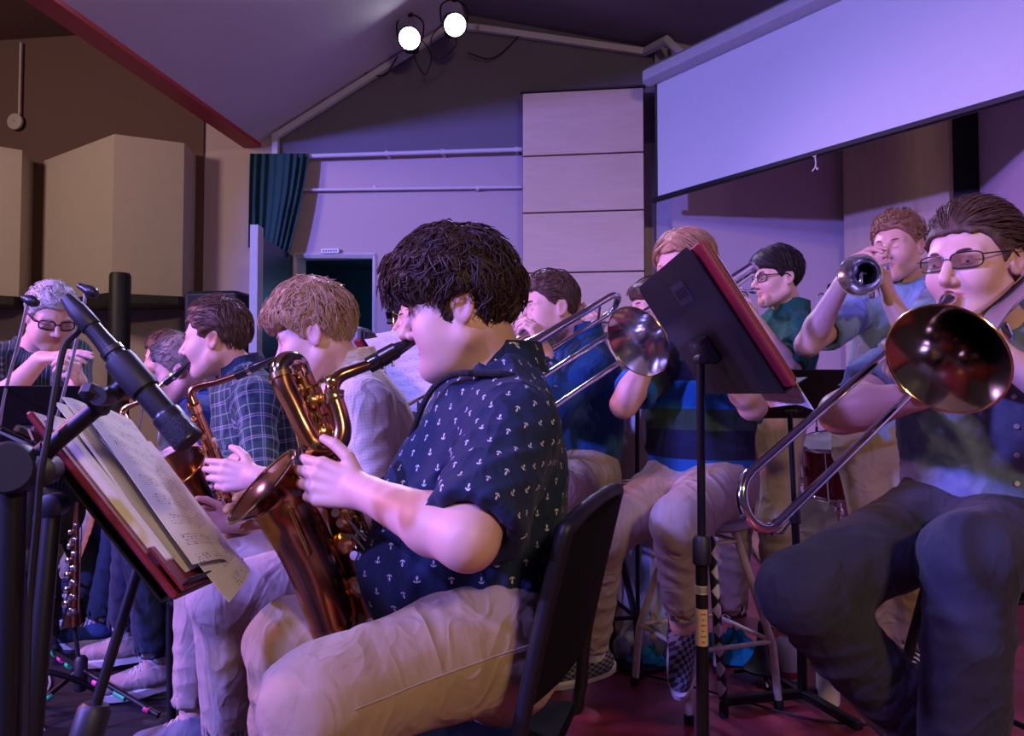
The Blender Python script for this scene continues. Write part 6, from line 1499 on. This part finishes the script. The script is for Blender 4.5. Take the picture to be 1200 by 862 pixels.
for k in range(6): z = .36 + .075 * k; t = k * 1.7; MB().lathe([(.018, -.02), (.022, -.01), (.022, .01), (.018, .02)], hx + V((0, 0, z)), (0, 0, 1), 12).build('clamp', chrome, hh); MB().tube([hx + V((0, 0, z)), hx + V((.07 * math.cos(t), .07 * math.sin(t) - .02, z + .02))], .007, 8).build('arm', chrome, hh)
for k in range(3): t = 2.1 * k + .3; MB().tube([hx + V((0, 0, .22)), hx + V((.22 * math.cos(t), .22 * math.sin(t), .012))], .008, 8).build('leg', chrome, hh)

# ---------------------------------------------------------------- things on the floor
def blob_cloth(name, c, rx, ry, h, mt, label, seed):
    rs = np.random.RandomState(seed); rows = []
    ph = rs.uniform(0, 6, 6)
    for i in range(17):
        row = []
        for j in range(25):
            u, t = i / 16, 2 * math.pi * j / 24; r = u * (1 + .22 * math.sin(3 * t + ph[0]) + .13 * math.sin(5 * t + ph[1]))
            z = h * (1 - u ** 1.8) * (.62 + .38 * math.sin(7 * t * .5 * 2 + ph[2] + 4 * u)) + .010 * math.sin(11 * u + 4 * t + ph[3]) * (u < .95) + .012
            row.append(V((c[0] + rx * r * math.cos(t), c[1] + ry * r * math.sin(t), max(.006, z))))
        rows.append(row)
    return MB().sheet(rows, -.003, (0, 0, 1)).build(name, mt, None, label=label, cat='cloth')
turq = cloth('turquoise_cloth', (.01, .30, .42), .3)
q = P(768, 768, 2.9); blob_cloth('towel', (q.x, 2.9), .10, .09, .05, turq, 'crumpled turquoise cloth left of the checkered shoe', 3)
q = P(858, 757, 2.95); blob_cloth('towel', (q.x, 2.95), .13, .11, .10, turq, 'larger crumpled turquoise cloth right of the stand pole', 8)
# tote bag
q = P(742, 650, 3.12); BY = 3.14; bg = empty('tote_bag', (q.x, BY, 0), 'pale blue canvas tote bag behind the stool', 'bag'); canvas = cloth('pale_blue_canvas', (.36, .42, .56), .12)
bz0, bz1 = .012, P(742, 596, 3.12).z; rows = []
for i in range(13):
    t = i / 12; rows.append([V((q.x + (.19 + .015 * math.sin(5 * t)) * (1 - .10 * t) * math.copysign(abs(math.cos(a)) ** .5, math.cos(a)), BY + .085 * (1 - .35 * t) * math.copysign(abs(math.sin(a)) ** .6, math.sin(a)) + .008 * math.sin(9 * t + 2 * a), bz0 + (bz1 - bz0) * t)) for a in np.linspace(0, 6.2832, 29)])
tb_ = MB()
for i in range(12):
    for jx in range(28):
        tb_._add([rows[i][jx], rows[i][jx + 1], rows[i + 1][jx + 1], rows[i + 1][jx]], [[0, 1, 2, 3]])
tb_._add(rows[0][:-1], [list(range(28))]); tb_.build('bag_body', canvas, bg)
for s_ in (-1, 1): MB().tube(spline([V((q.x - .08, BY + .04 * s_, bz1 - .02)), V((q.x - .06, BY + .04 * s_, bz1 + .09)), V((q.x + .06, BY + .04 * s_, bz1 + .09)), V((q.x + .08, BY + .04 * s_, bz1 - .02))], 6), .008, 8).build('handle', cloth('tan_webbing', (.40, .30, .18)), bg)
for s_ in (-1, 1): MB().rbox((q.x + .07 * s_, BY - .088, (bz0 + bz1) / 2), (.028, .006, bz1 - bz0 - .04), None, .002).build('strap_band', MATS['tan_webbing'], bg, smooth=False)
hp = P(752, 690, 2.9); hd = empty('headphones', (hp.x, 2.9, .0), 'grey headphones lying before the tote bag', 'headphones')
MB().tube([V((hp.x + .075 * math.cos(a), 2.92 + .02 * math.sin(a), .07 + .075 * math.sin(a))) for a in np.linspace(-.2, 3.34, 14)], .010, 8).build('headband', M('headphone_grey', (.20, .22, .26), .4), hd)
for s_ in (-1, 1): MB().lathe([(.0001, -.022), (.036, -.02), (.042, 0), (.036, .02), (.0001, .022)], (hp.x + .075 * s_, 2.91, .05), (s_, -.3, 0), 18).build('ear_cup', M('headphone_grey', (.20, .22, .26)), hd)
# cone shaped horn peg and stand
q = P(893, 775, 2.72); cn = empty('horn_peg', (q.x, 2.72, 0), 'black cone-shaped horn peg on a folded floor stand', 'horn stand')
MB().lathe([(.062, .0), (.064, .008), (.050, .022), (.030, .055), (.018, .10), (.014, .15), (.012, .17), (.0001, .172)], (q.x, 2.72, .035), (0, 0, 1), 24).build('cone', black_plastic, cn)
for t in (.4, 2.5, 4.6): MB().tube([(q.x, 2.72, .045), (q.x + .10 * math.cos(t), 2.72 + .10 * math.sin(t), .010)], .007, 8).build('leg', black_metal, cn)
# bottle with orange cap ring
q = P(938, 790, 2.62); bt = empty('spray_bottle', (q.x, 2.74, 0), 'white plastic bottle with red base band under the stand', 'bottle'); wpl = M('white_plastic', (.66, .64, .62), .4)
MB().lathe([(.0001, .0), (.040, .0), (.044, .006), (.044, .115), (.036, .135), (.018, .145), (.016, .165)], (q.x, 2.74, .002), (0, 0, 1), 24).build('bottle_body', wpl, bt)
MB().lathe([(.0445, 0), (.0447, .012), (.0445, .024)], (q.x, 2.74, .012), (0, 0, 1), 24).build('red_band', M('red_print', (.5, .03, .06), .5), bt)
MB().lathe([(.018, .0), (.019, .005), (.017, .045), (.0001, .047)], (q.x, 2.74, .165), (0, 0, 1), 16).build('cap', M('tan_cap', (.55, .42, .30), .5), bt)
q2 = P(1006, 820, 2.3); b2 = empty('water_bottle', (q2.x, 2.52, 0), 'small white bottle beside the black trouser leg', 'bottle')
MB().lathe([(.0001, 0), (.033, 0), (.036, .005), (.036, .10), (.014, .13)], (q2.x, 2.52, .002), (0, 0, 1), 20).build('bottle_body', wpl, b2); MB().lathe([(.016, 0), (.016, .022), (.0001, .023)], (q2.x, 2.52, .132), (0, 0, 1), 14).build('cap', M('blue_cap', (.05, .10, .4), .4), b2)
# black cane wrapped with white triangles, leaning at the stool
def mat_cane():
    m, nt, b = nodes_of('cane_pattern'); co = objco(nt); s = N(nt, 'ShaderNodeSeparateXYZ'); L(nt, co, s.inputs[0])
    t = mathn(nt, 'FRACT', mathn(nt, 'MULTIPLY', s.outputs[2], 17.)); f = mathn(nt, 'LESS_THAN', mathn(nt, 'ADD', mathn(nt, 'MULTIPLY', mathn(nt, 'ABSOLUTE', mathn(nt, 'ADD', s.outputs[0], .012)), 22.), mathn(nt, 'ABSOLUTE', mathn(nt, 'SUBTRACT', t, .5))), .42)
    L(nt, mixc(nt, f, (.010, .010, .012), (.62, .62, .64)), b.inputs['Base Color']); b.inputs['Roughness'].default_value = .4; return m
ca = empty('cane', (P(848, 800, 2.42).x, 2.42, 0), 'black cane with white triangles leaning against the stool', 'cane')
ct, cb = P(832, 610, 2.46), P(848, 798, 2.42); cb.z = .03; MB().tube([ct, ct.lerp(cb, .5), cb], [.013, .014, .013], 14).build('shaft', mat_cane(), ca)
MB().lathe([(.014, 0), (.016, .01), (.014, .05)], V((cb.x, cb.y, .0)), (0, 0, 1), 12).build('tip', rubber, ca); MB().lathe([(.013, 0), (.02, .01), (.02, .03), (.0001, .04)], ct, ct - cb, 12).build('knob', black_plastic, ca)
# cables on the floor
def floor_cable(pts, label, r=.004, mt=rubber): cable('floor_cable', [V((P(x, y, 1).x * 0 + (x - 600) / 900 * (900 * CAMZ / max(30, y - 462)), 900 * CAMZ / max(30, y - 462), .008 + r)) for x, y in pts], r, mt, None, label=label, cat='cable')
floor_cable([(690, 786), (760, 792), (850, 815), (950, 842), (1060, 848), (1180, 846)], 'black cable running across the maroon floor below the stool')
floor_cable([(58, 780), (66, 800), (52, 830), (60, 856), (48, 862)], 'grey cable curling on the dark shaded floor at the left edge', .004, M('grey_cable', (.25, .25, .24), .6))
floor_cable([(860, 770), (920, 772), (960, 780), (1010, 776)], 'thin grey cable behind the stand base', .003, M('grey_cable', (.25, .25, .24)))
